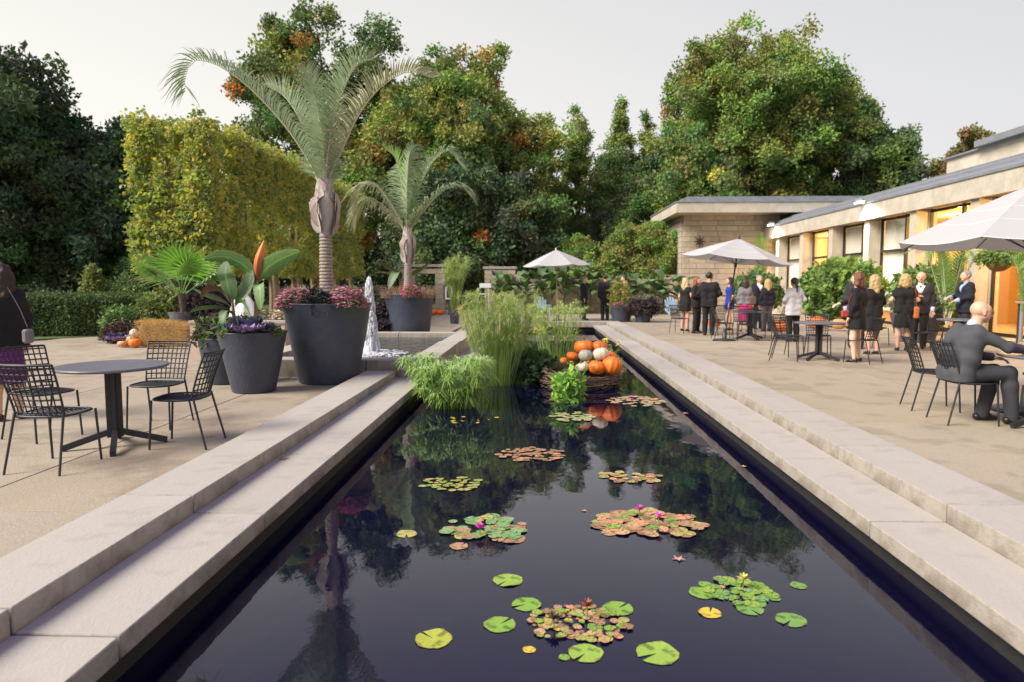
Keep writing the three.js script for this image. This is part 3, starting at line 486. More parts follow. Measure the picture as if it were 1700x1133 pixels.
const petal = (() => { const gs = []; for (let k = 0; k < 8; k++) { const a = k * .785; gs.push(strip([V(0, 0, 0), V(Math.cos(a) * .5, .25, Math.sin(a) * .5), V(Math.cos(a), .12, Math.sin(a))], q => .28 * Math.sin(Math.PI * (.12 + .8 * q)), V(-Math.sin(a), 0, Math.cos(a)))); } return join(gs); })();
function mums(label, pos, R, H, n, cols, s = .022) {
  const t = thing('flower_clump', label, 'flowers', pos), r = rngOf(n + 3), list = [], lv = [];
  for (let i = 0; i < n; i++) { const a = r() * 6.283, e = Math.acos(r() * .95), q = rr(r, .92, 1.04); list.push([V(Math.cos(a) * Math.sin(e) * R * q, Math.cos(e) * H * q, Math.sin(a) * Math.sin(e) * R * q), s * rr(r, .8, 1.2), pickC(r, cols), 1]); }
  for (let i = 0; i < n * .6; i++) { const a = r() * 6.283, e = Math.acos(r()), q = rr(r, .6, .92); lv.push([V(Math.cos(a) * Math.sin(e) * R * q, Math.cos(e) * H * q, Math.sin(a) * Math.sin(e) * R * q), .55, G2]); }
  instances('blossoms', petal, leafWhite[0], list, t); instances('leaves', clumps.box, leafWhite[0], lv, t);
}
const PK = [[.6, [.72, .16, .38]], [.4, [.85, .34, .54]]], HOT = [[.6, [.85, .05, .32]], [.4, [.9, .14, .42]]];
// planting of the biggest planter
mums('pink flower dome on the left rim of the biggest planter', [-3.5, 1.14, -9.8], .28, .29, 520, PK); mums('pink flower dome on the right rim of the biggest planter', [-2.74, 1.14, -9.78], .29, .31, 560, PK);
tuft('bronze_grass', 'wispy bronze grass at the left of the biggest planter', [-3.42, 1.1, -9.95], 380, .5, .8, matBronze, { seed: 3, w: .0035, base: .26, low: .25, arch: .95 });
tuft('bronze_grass', 'wispy bronze grass at the right of the biggest planter', [-2.82, 1.1, -9.95], 380, .5, .78, matBronze, { seed: 4, w: .0035, base: .26, low: .25, arch: .95 });
shrub('dark_cabbage', 'dark purple cabbage between the pink flowers of the biggest planter', [-3.12, 1.1, -9.66], [.17, .1, .15], 90, [[.7, [.02, .03, .025]], [.3, [.06, .02, .05]]], { cat: 'plant', clump: 'broad', scale: .5, mat: 0 });
// planting behind the fountain
mums('hot pink flower dome in the planter behind the fountain', [-3.22, 1.14, -17.4], .27, .32, 420, HOT);
tuft('bronze_grass', 'bronze grass on the left rim of the planter behind the fountain', [-3.75, 1.12, -17.6], 240, .6, .75, matBronze, { seed: 6, w: .005, base: .3, low: .2, arch: .95 });
tuft('bronze_grass', 'bronze grass on the right rim of the planter behind the fountain', [-2.9, 1.12, -17.6], 240, .45, .75, matBronze, { seed: 7, w: .005, base: .25, low: .2, arch: .95 });
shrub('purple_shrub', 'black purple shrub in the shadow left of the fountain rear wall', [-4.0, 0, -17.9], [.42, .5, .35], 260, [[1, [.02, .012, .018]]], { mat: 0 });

const veinMap = tex(64, 256, (u, v) => { const c = Math.abs(u - .5); const k = .78 + .17 * Math.sin((v * 26 - c * 9) * 6.283) + (c < .04 ? .4 : 0) + (nC(u, v * .2) - .5) * .4; return [k * .92, k, k * .85]; });
const matBanana = leafMat([.22, .38, .11], .35, { map: veinMap, roughness: .55 }), matBananaDark = leafMat([.12, .21, .08], .3, { map: veinMap, roughness: .55 }), matBananaRed = leafMat([.16, .07, .03], .3, { map: veinMap }), matStalk = std([.30, .13, .07], .7), matBananaLime = leafMat([.25, .36, .06], .4, { map: veinMap, roughness: .5 });
const matCanna = leafMat([.15, .31, .08], .35, { map: veinMap, roughness: .5 });
const bleaf = (pts, w, side, fold = .28) => strip(new THREE.CatmullRomCurve3(pts).getPoints(16), q => w * Math.pow(Math.sin(Math.PI * Math.min(1, .05 + .93 * q)), .6) * (q < .12 ? q / .12 * .8 + .05 : 1) * (1 + .05 * Math.sin(q * 47)), side, fold);
{ // banana plants in the near planter: sketch unit = .00805 m, origin at the stem foot
  const m = .00805, P = (x, y, z = 0) => V(x * m, y * m, z * m);
  const a = thing('banana_plant', 'tall banana plant with an orange rolled leaf in the near planter', 'plant', [-3.83, .78, -9.16]);
  obj('stalk', tube([P(0, -4), P(1, 50), P(4, 98)], q => .034 * (1.1 - .5 * q), 9, 12), std([.30, .20, .09], .7), a);
  obj('rolled_leaf', tint(tube([P(4, 92), P(8, 122), P(13, 142), P(18, 160)], q => .062 * Math.sin(Math.PI * (.12 + .88 * q)) + .004, 9, 16), (x, y) => { const t = sm(.75, 1.25, y); return [.22 + .45 * t, .05 + .14 * t, .03]; }), std([1, 1, 1], .5, { vertexColors: true }), a);
  for (const [mat, w, pts, sd, f] of [[matBanana, .125, [P(5, 92), P(22, 112, 4), P(50, 128, 10), P(84, 140, 16)], V(-.35, 1, .25), .3], [matBanana, .1, [P(2, 96), P(-16, 118, 4), P(-46, 132, 10), P(-78, 128, 14)], V(.35, 1, .25), .3], [matBanana, .085, [P(5, 86), P(12, 84, 12), P(17, 66, 20), P(18, 44, 24)], V(1, 0, .3), .25], [matBananaDark, .11, [P(2, 80), P(-14, 92, -10), P(-26, 70, -22), P(-30, 44, -28)], V(.5, 0, 1), .25]]) obj('leaf', bleaf(pts, w, sd, f), mat, a);
  const b = thing('banana_plant', 'short banana plant with red stalks at the left of the near planter', 'plant', [-4.07, .78, -9.05]);
  obj('stalk', tube([P(0, -4), P(-2, 30), P(-4, 62)], q => .03 * (1.1 - .5 * q), 8, 10), matStalk, b);
  for (const [mat, w, pts, sd, f] of [[matBananaDark, .14, [P(-4, 56), P(-8, 78, 4), P(-12, 104, 4), P(-12, 124, 0)], V(1, 0, .3), .2], [matBananaRed, .1, [P(-5, 52), P(-22, 74, 6), P(-40, 74, 12), P(-48, 62, 16)], V(.2, .4, 1), .3], [matBananaDark, .11, [P(-5, 48), P(-28, 58, -6), P(-56, 66, -10), P(-76, 78, -12)], V(.1, .5, 1), .25], [matBananaDark, .09, [P(-5, 44), P(-28, 46, 10), P(-52, 44, 16), P(-66, 40, 20)], V(.1, .3, 1), .25], [matBananaDark, .12, [P(0, 52), P(14, 70, -4), P(22, 92, -10), P(24, 112, -14)], V(1, 0, .4), .2], [matBanana, .075, [P(0, 48), P(16, 56, 12), P(30, 44, 22), P(38, 22, 28)], V(.6, 0, 1), .3], [matBananaDark, .06, [P(0, 34), P(-8, 42, 18), P(-6, 30, 30), P(2, 6, 36)], V(1, 0, .3), .3]]) obj('leaf', bleaf(pts, w, sd, f), mat, b);
  const c = thing('broad_leaf_plant', 'dark green strap leaved plant at the left rim of the near planter', 'plant', [-4.14, .78, -9.0]);
  for (let k = 0; k < 11; k++) { const an = 1.6 + k * .42, q = .24 + .05 * (k % 3); obj('leaf', bleaf([V(0, 0, 0), V(Math.cos(an) * q * .5, .13, Math.sin(an) * q * .5), V(Math.cos(an) * q, .17 - .07 * (k % 2), Math.sin(an) * q)], .035, V(-Math.sin(an), 0, Math.cos(an)), .3), matBananaDark, c); }
  // small banana behind in the second palm planter
  const d = thing('banana_plant', 'small banana plant with a bronze leaf behind the smaller palm trunk', 'plant', [-3.62, 1.15, -18.05]), mm = .0157, Q = (x, y, z = 0) => V(x * mm, y * mm, z * mm);
  obj('stalk', tube([Q(0, -3), Q(0, 20), Q(-1, 34)], q => .04 * (1.1 - .5 * q), 8, 8), matStalk, d);
  for (const [mat, w, pts, sd] of [[matBananaRed, .11, [Q(-1, 30), Q(-12, 42), Q(-26, 52, 4), Q(-38, 58, 6)], V(.2, .5, 1)], [matBananaLime, .1, [Q(-1, 28), Q(-14, 36, 4), Q(-30, 40, 8), Q(-42, 40, 10)], V(.2, .2, 1)], [matBananaLime, .13, [Q(1, 26), Q(22, 36, 4), Q(40, 46, 6), Q(54, 58, 6)], V(.2, .5, 1)], [matBananaDark, .13, [Q(0, 26), Q(-4, 40, 8), Q(-10, 30, 14), Q(-16, 14, 18)], V(1, 0, .3)]]) obj('leaf', bleaf(pts, w, sd), mat, d);
}
// ornamental cabbages
function cabLeaf(R, W, cup, seed) {
  const nu = 9, nv = 9, P = [], I = [], r = rngOf(seed), ph = r() * 6; for (let j = 0; j < nv; j++) for (let i = 0; i < nu; i++) { const v = j / (nv - 1), u = i / (nu - 1) * 2 - 1, w = W * Math.sin(Math.PI * (.14 + .72 * v)) , edge = Math.max(Math.abs(u), v) ** 3, ruf = .022 * edge * Math.sin(u * 9 + v * 13 + ph) * (R / .2); P.push(u * w, Math.sin(v * 1.35 * cup) * R * .7 + Math.abs(u) * Math.abs(u) * .35 * w * cup + ruf, Math.cos(v * 1.1 * cup) * R * v); if (i && j) { const k = j * nu + i; I.push(k - nu - 1, k - nu, k, k - nu - 1, k, k - 1); } }
  const g = new THREE.BufferGeometry(); g.setAttribute('position', new THREE.Float32BufferAttribute(P, 3)); g.setIndex(I); g.computeVertexNormals(); return g;
}
const matCab = [std([.085, .10, .15], .55, { side: 2 }), std([.05, .055, .085], .55, { side: 2 }), std([.26, .17, .40], .6, { side: 2 })];
function cabbage(label, pos, R, seed, purple = .25) {
  const t = thing('ornamental_cabbage', label, 'cabbage', pos), r = rngOf(seed);
  for (let k = 0; k < 17; k++) { const ring = k < 7 ? 0 : k < 12 ? 1 : 2, g = cabLeaf(R * [1, .8, .52][ring], R * [.52, .5, .4][ring], [.42, .95, 1.35][ring], seed + k); const m = obj('leaf', g, ring === 0 && r() < purple * 2 ? matCab[2] : matCab[ring === 2 ? 1 : r() < .7 ? 0 : 1], t); m.rotation.y = k * 2.399; m.position.y = .02 + ring * .02; }
}
cabbage('large blue purple cabbage in the front of the near planter', [-3.80, .80, -8.80], .33, 3, .15);
cabbage('small blue purple cabbage at the right of the near planter', [-3.6, .8, -8.9], .19, 9);
cabbage('purple cabbage on the paving left of the pumpkins', [-9.85, .12, -15.6], .3, 5, .6);
mums('small yellow flowers on the left rim of the near planter', [-4.1, .8, -8.82], .1, .07, 50, [[.5, [.8, .55, .03]], [.5, [.1, .2, .03]]], .016);
mums('tiny yellow green flower cushion on the right rim of the near planter', [-3.53, .8, -8.98], .13, .12, 120, [[.3, [.6, .5, .1]], [.7, [.1, .22, .04]]], .018);
shrub('trailing_plant', 'dark trailing plant in the half hidden planter', [-4.62, .62, -9.85], [.36, .16, .32], 200, [[.6, [.05, .03, .03]], [.4, [.1, .2, .03]]], { cat: 'plant', mat: 0, scale: .8 });
// fan palm behind the near planter
{
  const t = thing('fan_palm', 'bright green fan palm behind the banana plants', 'palm tree', [-8.72, .45, -16.45]), r = rngOf(8);
  obj('stem', tube([V(0, -.3, 0), V(.05, .4, 0), V(0, .8, 0)], () => .09, 8, 6), matBark, t);
  for (let k = 0; k < 11; k++) {
    const a = k * .571 + .3, el = rr(r, .55, 1.35), L = rr(r, .55, .9), d = V(Math.cos(a) * Math.cos(el), Math.sin(el), Math.sin(a) * Math.cos(el)), hub = V(0, .75, 0).addScaledVector(d, L), gs = [tube([V(0, .7, 0), V(0, .75, 0).addScaledVector(d, L * .5), hub], () => .012, 5, 6)], s = V(-Math.sin(a), 0, Math.cos(a));
    for (let i = 0; i < 21; i++) { const f = (i / 20 - .5) * 3.4, e = d.clone().multiplyScalar(Math.cos(f)).addScaledVector(s, Math.sin(f)).normalize(), pts = []; for (let q = 0; q < 5; q++) pts.push(hub.clone().addScaledVector(e, .8 * q / 4).add(V(0, -.16 * (q / 4) ** 2, 0))); gs.push(strip(pts, q => .05 * (1.02 - q), V().crossVectors(e, d).lengthSq() > .001 ? V().crossVectors(V().crossVectors(s, d), e).normalize() : s, .4)); }
    obj('frond', gs, leafMat([.2, .42, .05], .45), t);
  }
}
// areca palms by the glass
for (const [i, x, z, H] of [[0, 11.2, -19.0, 2.4], [1, 12.0, -17.0, 2.1], [2, 10.2, -31.6, 3.9]]) {
  const t = thing('areca_palm', ['feathery green palm in front of the glass behind the couple', 'feathery green palm by the column right of the man in navy', 'tall feathery palm lit yellow green by the far floodlight'][i], 'palm tree', [x, i === 2 ? .2 : .3, z]), r = rngOf(80 + i);
  for (let k = 0; k < 11; k++) { const a = k * 2.4 + r(), R = rr(r, .5, 1.1) * (i === 2 ? .9 : 1.1), c = [V(0, 0, 0), V(Math.cos(a) * R * .25, H * .5, Math.sin(a) * R * .25), V(Math.cos(a) * R * .6, H * rr(r, .8, .95), Math.sin(a) * R * .6), V(Math.cos(a) * R, H * rr(r, .7, .95), Math.sin(a) * R)]; const f = frond(c, { pairs: 26, L: .42, w: .018, seed: k + i * 20, side: V(-Math.sin(a), 0, Math.cos(a)), lift: .2 }), fm = obj('frond', f, matFrondFresh, t); obj('rachis', f.rachis, matRachis, fm); }
}
// banana and canna bed behind the far chairs
{
  const r = rngOf(44), spots = [];
  for (let k = 0; k < 15; k++) spots.push([-1.9 + k * .68 + rr(r, -.15, .15), -33.8 - rr(r, 0, 1.2)]);
  spots.forEach(([x, z], k) => {
    const t = thing('canna_plant', ['big leaved green plant in the bed behind the far chairs, ', 'lush broad leaved plant of the far bed, '][k % 2] + ['leftmost', 'second from left', 'third from left', 'fourth from left', 'fifth from left', 'sixth from left', 'seventh from left', 'middle one', 'eighth from right', 'seventh from right', 'sixth from right', 'fifth from right', 'third from right', 'second from right', 'rightmost'][k], 'plant', [x, 0, z], 0, 'banana bed behind the far chairs'), H = rr(r, 1.7, 2.5) + (k === 7 ? .6 : 0);
    obj('stalk', tube([V(0, 0, 0), V(.03, H * .4, 0), V(0, H * .75, 0)], q => .06 * (1.1 - q * .6), 6, 6), std([.16, .2, .06], .8), t);
    for (let i = 0; i < 8; i++) { const a = i * 2.4 + r() * .8, L = rr(r, .8, 1.3), y = H * (.3 + .07 * i), el = rr(r, .3, 1.1); obj('leaf', bleaf([V(0, y, 0), V(Math.cos(a) * L * .4, y + L * .42 * el, Math.sin(a) * L * .4), V(Math.cos(a) * L * .8, y + L * .5 * el, Math.sin(a) * L * .8), V(Math.cos(a) * L, y + L * .36 * el, Math.sin(a) * L)], rr(r, .18, .28), V(-Math.sin(a), 0, Math.cos(a)), .3), [matBanana, matBananaDark, matCanna][i % 3], t); }
  });
}
// far planters
tuft('bronze_grass', 'bronze grass spilling over the far right pool corner planter', [3.45, .55, -27.1], 420, .6, .42, leafMat([.10, .055, .035], .2), { seed: 12, w: .01, arch: 1.5, base: .3 });
mums('pink flowers in the far right pool corner planter', [3.2, .66, -26.95], .2, .12, 90, HOT, .03);
shrub('yellow_foliage', 'slim yellow green stems in the far right pool corner planter', [3.3, .6, -27.3], [.4, .5, .25], 90, [[1, [.28, .3, .05]]], { cat: 'plant', clump: 'shrub' });
shrub('trailing_plant', 'cascading dark purple leaves over the planter right of the far pool corner', [4.15, .28, -26.75], [.56, .3, .45], 380, [[.7, [.03, .015, .02]], [.3, [.06, .03, .035]]], { cat: 'plant', mat: 0 });
tuft('spiky_plant', 'pale silvery green spiky leaves in the planter right of the far pool corner', [4.15, .66, -26.8], 130, .5, .62, leafMat([.34, .42, .24], .35), { seed: 15, w: .026, arch: .3, cat: 'plant' });
shrub('planter_greenery', 'silvery green mound in the wide grey planter', [9.6, .7, -17.6], [.5, .25, .45], 200, [[.6, [.14, .2, .1]], [.4, [.1, .14, .05]]], { cat: 'plant' });
shrub('planter_greenery', 'green leaves in the dark planter behind the pink skirt', [8.9, .7, -27.6], [.5, .4, .45], 220, [[.6, [.13, .24, .06]], [.4, [.1, .16, .05]]], { cat: 'plant', clump: 'broad' });

// ---------- plants standing in the pool ----------
function papyrus(name, label, pos, n, rad, h0, h1, lean, thr, mat, o = {}) {
  const t = thing(name, label, 'papyrus', pos), r = rngOf(n), st = [], um = [], L = o.L || .17, w = o.w || .0028;
  for (let i = 0; i < n; i++) {
    const a = r() * 6.283, q = Math.sqrt(r()), b = V(Math.cos(a) * q * rad[0], 0, Math.sin(a) * q * rad[1]), H = rr(r, h0, h1), top = b.clone().add(V(Math.cos(a) * lean * rr(r, .3, 1) * H + (o.dx || 0) * r(), H, Math.sin(a) * lean * rr(r, .3, 1) * H)), mid = b.clone().lerp(top, .55).add(V(0, H * .04, 0));
    st.push(tube([b, mid, top], () => o.sr || .0042, 3, 6));
    for (let k = 0; k < thr; k++) { const u = r() * 6.283, e = o.flat ? rr(r, -.15, .55) : rr(r, -.25, 1.35), d = V(Math.cos(u) * Math.cos(e), Math.sin(e), Math.sin(u) * Math.cos(e)), l = L * rr(r, .6, 1.15), p = [top, top.clone().addScaledVector(d, l * .55), top.clone().addScaledVector(d, l).add(V(0, -l * (o.droop || .35), 0))]; um.push(strip(p, s => w * (1.05 - s * .8), V(-Math.sin(u), 0, Math.cos(u)))); }
  }
  obj('stems', st, o.stem || mat, t).userData.kind = 'stuff'; obj('umbels', um, mat, t).userData.kind = 'stuff'; return t;
}
const matPap = leafMat([.46, .58, .12], .5), matPapStem = leafMat([.28, .44, .07], .3);
papyrus('papyrus_plant', 'tall feathery papyrus stand at the left of the pool', [-.66, WL - .02, -11.35], 170, [.26, .2], .7, 1.55, .34, 34, matPap, { stem: matPapStem, L: .21, w: .0042, sr: .005 });
papyrus('papyrus_plant', 'thin yellowing papyrus left of the tall stand against the coping', [-.98, WL - .02, -12.6], 46, [.2, .3], .7, 1.5, .3, 30, leafMat([.58, .52, .12], .5), { stem: matPapStem, L: .19, w: .0042 });
papyrus('papyrus_plant', 'feathery papyrus stand further back behind the pumpkin nest', [.42, WL - .02, -15.2], 90, [.34, .22], .5, 1.3, .38, 30, matPap, { stem: matPapStem, L: .22, w: .0055, sr: .006 });
papyrus('papyrus_plant', 'tall pale sedge with a drooping crown in the slim black pot', [-3.1, .5, -25.6], 60, [.12, .12], 1.1, 2.0, .3, 26, matPap, { stem: matPapStem, L: .34, w: .006, sr: .008 });
papyrus('papyrus_plant', 'low papyrus haze at the far end of the pool', [-.4, WL - .02, -20.5], 60, [.7, .4], .5, 1.15, .25, 20, matPap, { stem: matPapStem, L: .2, w: .004 });
papyrus('umbrella_sedge', 'dense bright green umbrella sedge mound at the left pool edge', [-1.17, WL - .02, -9.3], 200, [.34, .26], .14, .72, .55, 19, matSedge, { L: .2, w: .0085, droop: .45, flat: 1, stem: matPapStem, sr: .005 });
function canna(name, label, pos, H, nl, fl, mat = matGrass, col = [.85, .62, .10]) {
  const t = thing(name, label, 'plant', pos), r = rngOf(Math.round(H * 100) + nl), m = std(col, .6, { side: 2 });
  for (let i = 0; i < nl; i++) { const a = i * 2.4, L = rr(r, .2, .38), y = H * rr(r, .0, .5); obj('leaf', bleaf([V(Math.cos(a) * .04, y, Math.sin(a) * .04), V(Math.cos(a) * L * .5, y + L * .7, Math.sin(a) * L * .5), V(Math.cos(a) * L * .9, y + L * .85, Math.sin(a) * L * .9)], rr(r, .03, .05), V(-Math.sin(a), 0, Math.cos(a)), .3), mat, t); }
  for (let i = 0; i < fl; i++) {
    const a = i * 2.1, b = V(Math.cos(a) * .12, 0, Math.sin(a) * .1), top = V(Math.cos(a) * .16, H * rr(r, .75, 1), Math.sin(a) * .12); const s = obj('flower_stalk', tube([b, b.clone().lerp(top, .6), top], () => .006, 5, 6), mat, t), gs = [];
    for (let k = 0; k < 7; k++) { const u = k * .9 + a, d = V(Math.cos(u), rr(r, -.1, .8), Math.sin(u)).normalize(); gs.push(strip([top, top.clone().addScaledVector(d, .035), top.clone().addScaledVector(d, .062).add(V(0, -.012, 0))], q => .024 * Math.sin(Math.PI * (.2 + .7 * q)), V(-Math.sin(u), 0, Math.cos(u)), .2)); }
    obj('blossom', gs, m, s);
  }
  return t;
}
canna('water_canna', 'yellow flowered plant left behind the pumpkin nest', [-.18, WL, -12.4], 1.0, 12, 5); canna('water_canna', 'yellow flowers right behind the pumpkin nest', [1.28, WL, -11.95], .82, 8, 6); canna('water_canna', 'short yellow flower in front of the pumpkin nest', [.62, WL, -10.75], .48, 5, 3);
shrub('leafy_water_plant', 'bright lettuce green leafy plant in front of the pumpkin nest', [.46, WL - .02, -9.85], [.15, .2, .14], 110, [[.6, [.27, .50, .06]], [.4, [.18, .36, .05]]], { cat: 'plant', clump: 'broad', scale: .5 });
shrub('leafy_water_plant', 'dark green leafy clump left of the pumpkin nest', [-.08, WL, -11.7], [.34, .24, .28], 170, [[.6, [.05, .12, .025]], [.4, [.09, .2, .03]]], { cat: 'plant', clump: 'broad', scale: .6 });
// ---------- pumpkins and the twig nest ----------
const pumpG = [[.82, 9], [.7, 11], [1.0, 10]].map(([sq, ribs]) => { const g = new THREE.SphereGeometry(1, 40, 20), p = g.attributes.position; for (let i = 0; i < p.count; i++) { const x = p.getX(i), y = p.getY(i), z = p.getZ(i), a = Math.atan2(z, x), h = Math.hypot(x, z), k = 1 - .10 * Math.pow(Math.abs(Math.sin(a * ribs / 2)), .5) + .05, dip = .32 * Math.exp(-Math.pow(h / .28, 2)); p.setXYZ(i, x * k, (y - Math.sign(y) * dip) * sq, z * k); } g.computeVertexNormals(); return g; });
const pumpStem = tube([V(0, .45, 0), V(.02, .8, 0), V(.12, 1.05, .03)], q => .12 * (1.2 - .5 * q), 6, 6);
const matOr = [mottled([.95, .23, .02], .5, 2, .0), mottled([.88, .18, .015], .5, 2, .0)], matPale = mottled([.74, .66, .52], .6, 2, 0), matGrey = mottled([.42, .44, .38], .6, 2, 0), matPeach = mottled([.75, .36, .16], .55, 2, 0), matStem = std([.18, .15, .07], .9);
function pumpkin(label, pos, R, mat, v = 0, tilt = 0, group) { const t = thing('pumpkin', label, 'pumpkin', pos, R0() * 6, group); t.rotation.z = tilt; obj('body', pumpG[v], mat, t).scale.setScalar(R); obj('stem', pumpStem, matStem, t).scale.setScalar(R); }
{
  const t = thing('twig_nest', 'round nest of woven grey twigs floating in the pool', 'nest', [.74, WL, -11.35]), r = rngOf(55), A = [], B = [];
  for (let i = 0; i < 300; i++) {
    const a0 = r() * 6.283, arc = rr(r, .5, 1.5), R = rr(r, .82, 1.2), y0 = rr(r, -.03, .34), pts = [], back = .5 + .5 * Math.sin(-a0 - .5); for (let k = 0; k < 6; k++) { const a = a0 + arc * k / 5, lift = .10 * (Math.sin(-a) * .5 + .5) + .1 * (Math.cos(a + 2.6) * .5 + .5); pts.push(V(Math.cos(a) * .56 * R * (1 + rr(r, -.05, .05)), y0 * (.55 + lift * 2.2) + rr(r, -.025, .025), Math.sin(a) * .46 * R * (1 + rr(r, -.05, .05)))); }
    (r() < .5 ? A : B).push(tube(pts, q => rr(r, .005, .011) * (1.1 - .6 * q), 5, 12));
  }
  obj('twigs', A, std([.16, .10, .075], .9), t).userData.kind = 'stuff'; obj('twigs', B, std([.23, .16, .12], .9), t).userData.kind = 'stuff';
  const mound = new THREE.SphereGeometry(1, 24, 10).scale(.52, .42, .42).translate(.08, -.02, 0), p = mound.attributes.position; for (let i = 0; i < p.count; i++) p.setY(i, p.getY(i) + .03 * Math.sin(p.getX(i) * 17) * Math.cos(p.getZ(i) * 19)); mound.computeVertexNormals(); obj('moss_mound', mound, mottled([.06, .055, .03], .95, 3, .02), t);
  const gp = 'pumpkins in the twig nest';
  pumpkin('large orange pumpkin at the top back of the nest', [.80, .40, -11.52], .175, matOr[0], 0, .1, gp); pumpkin('orange pumpkin at the back right of the nest', [1.06, .40, -11.5], .135, matOr[1], 0, -.15, gp);
  pumpkin('small orange pumpkin at the left in the nest, half sunk', [.60, .27, -11.28], .105, matOr[1], 1, .2, gp); pumpkin('greyish white ribbed pumpkin in the middle of the nest', [.80, .30, -11.1], .12, matGrey, 0, -.2, gp);
  pumpkin('cream white pumpkin right of the middle of the nest', [1.05, .32, -11.1], .14, matPale, 0, .25, gp); pumpkin('orange pumpkin tucked behind the right front pumpkin in the nest', [1.22, .26, -11.32], .12, matOr[1], 0, -.3, gp);
  pumpkin('large orange pumpkin at the right front of the nest', [1.22, .15, -11.02], .16, matOr[0], 2, -.25, gp); pumpkin('orange pumpkin at the front middle of the nest', [.97, .12, -10.97], .145, matOr[0], 0, .15, gp);
  pumpkin('grey white squash at the front left of the nest', [.74, .12, -10.98], .115, matPale, 1, .3, gp); pumpkin('tiny orange pumpkin at the far left of the nest', [.45, .2, -11.22], .07, matOr[0], 0, 0, gp);
}
// ---------- water lilies ----------
{
  function padGeo(seed, notch = .13) { const r = rngOf(seed), n = 26, P = [0, .006, 0], I = [], rings = [.5, 1]; for (const q of rings) for (let i = 0; i <= n; i++) { const a = notch + (6.2832 - 2 * notch) * i / n, e = q * (1 + .03 * Math.sin(a * 5 + seed) + .02 * Math.sin(a * 11)); P.push(Math.cos(a) * e, q === 1 ? .012 + .11 * Math.max(0, Math.sin(a * 1.5 + seed * 2)) ** 5 : .006, Math.sin(a) * e); } for (let i = 0; i < n; i++) { I.push(0, i + 2, i + 1); const a = 1 + i, b = 1 + n + 1 + i; I.push(a, a + 1, b + 1, a, b + 1, b); } const g = new THREE.BufferGeometry(), uv = []; for (let i = 0; i < P.length; i += 3) uv.push(P[i] * .5 + .5, P[i + 2] * .5 + .5); g.setAttribute('position', new THREE.Float32BufferAttribute(P, 3)); g.setAttribute('uv', new THREE.Float32BufferAttribute(uv, 2)); g.setIndex(I); g.computeVertexNormals(); return g; }
  const pads = [padGeo(1), padGeo(2, .17), padGeo(3, .09), padGeo(4, .14)];
  const padMap = tex(128, 128, (u, v) => { const x = u - .5, y = v - .5, a = Math.atan2(y, x), d = Math.hypot(x, y) * 2, k = .86 + .14 * Math.pow(Math.abs(Math.sin(a * 6.5)), .3) + (nC(u, v) - .5) * .22 - sm(.5, .75, nB(u * .5, v * .5)) * .3 + .12 * sm(.3, 0, d); return [k * (1 + .1 * sm(.8, 1, d)), k, k * .9]; });
  const pm = c => std(c, .45, { map: padMap, side: THREE.DoubleSide }), GR = [pm([.20, .36, .06]), pm([.26, .40, .07]), pm([.16, .31, .08])], OL = [pm([.40, .38, .14]), pm([.34, .36, .11]), pm([.46, .38, .17])], RD = [pm([.34, .20, .13]), pm([.42, .25, .17]), pm([.28, .17, .10])], PKM = [pm([.60, .28, .20]), pm([.55, .36, .22])], YL = [pm([.62, .46, .06])], BG = [pm([.16, .32, .13]), pm([.20, .36, .16]), pm([.24, .36, .18])];
  const r = rngOf(66);
  const lay = (t, x, z, R, mat, k) => { const m = obj('pad', pads[Math.floor(r() * 4)], mat, t, [x, .003 + k * .0011, z]); m.scale.set(R, R * .7, R); m.rotation.y = r() * 6.28; return m; };
  function lily(label, x, z, rx, rz, n, r0, r1, pal, fl = []) { const t = thing('water_lily', label, 'water lily', [x, WL, z]); for (let k = 0; k < n; k++) { const a = r() * 6.283, q = Math.sqrt(r()), R = rr(r, r0, r1) * (1 - .25 * (1 - q)); lay(t, Math.cos(a) * q * rx, Math.sin(a) * q * rz, R, pickOne(pal), k % 9); }
    for (const [fx, fz, col, h] of fl) { const gs = []; for (let k = 0; k < 14; k++) { const u = k * .449 * (k < 7 ? 2 : 2.1), e = k < 7 ? .35 : .95, d = V(Math.cos(u) * Math.cos(e), Math.sin(e), Math.sin(u) * Math.cos(e)); gs.push(strip([V(0, 0, 0), d.clone().multiplyScalar(.022), d.clone().multiplyScalar(.042)], s => .009 * Math.sin(Math.PI * (.15 + .75 * s)), V(-Math.sin(u), 0, Math.cos(u)), .4)); } obj('blossom', gs, std(col, .6, { side: 2 }), t, [fx, h, fz]); obj('flower_stalk', rod(V(fx, -.02, fz), V(fx, h, fz), .004), matStem, t); } return t; }
  function pickOne(pal) { const set = pickC(r, pal); return set[Math.floor(r() * set.length)]; }
  const lone = (label, x, z, R, mat) => { const t = thing('lily_pad', label, 'lily pad', [x, WL, z]); lay(t, 0, 0, R, mat, 0); };
  const MG = [.55, .04, .36];
  lily('small mixed lily cluster with red edged pads nearest the camera', .21, -3.29, .25, .19, 170, .011, .03, [[.26, OL], [.36, RD], [.16, GR], [.14, PKM], [.08, YL]], [[.05, -.05, [.22, .06, .03], .07], [-.12, .05, [.05, .05, .02], .05]]);
  lily('fresh green lily cluster at the right front of the pool', 1.12, -3.68, .2, .16, 60, .016, .045, [[.8, GR], [.1, BG], [.1, PKM]], [[.03, -.02, [.5, .45, .1], .06]]);
  lily('green and brown lily cluster at the left middle of the pool', -.36, -4.62, .28, .26, 60, .03, .062, [[.62, BG], [.26, RD], [.12, OL]], [[-.02, .14, MG, .05]]);
  lily('reddish lily cluster with magenta blossoms at the right middle', .80, -4.75, .38, .27, 120, .03, .066, [[.5, RD], [.2, OL], [.2, PKM], [.1, GR]], [[-.06, -.05, MG, .08], [.06, .06, [.7, .12, .45], .07]]);
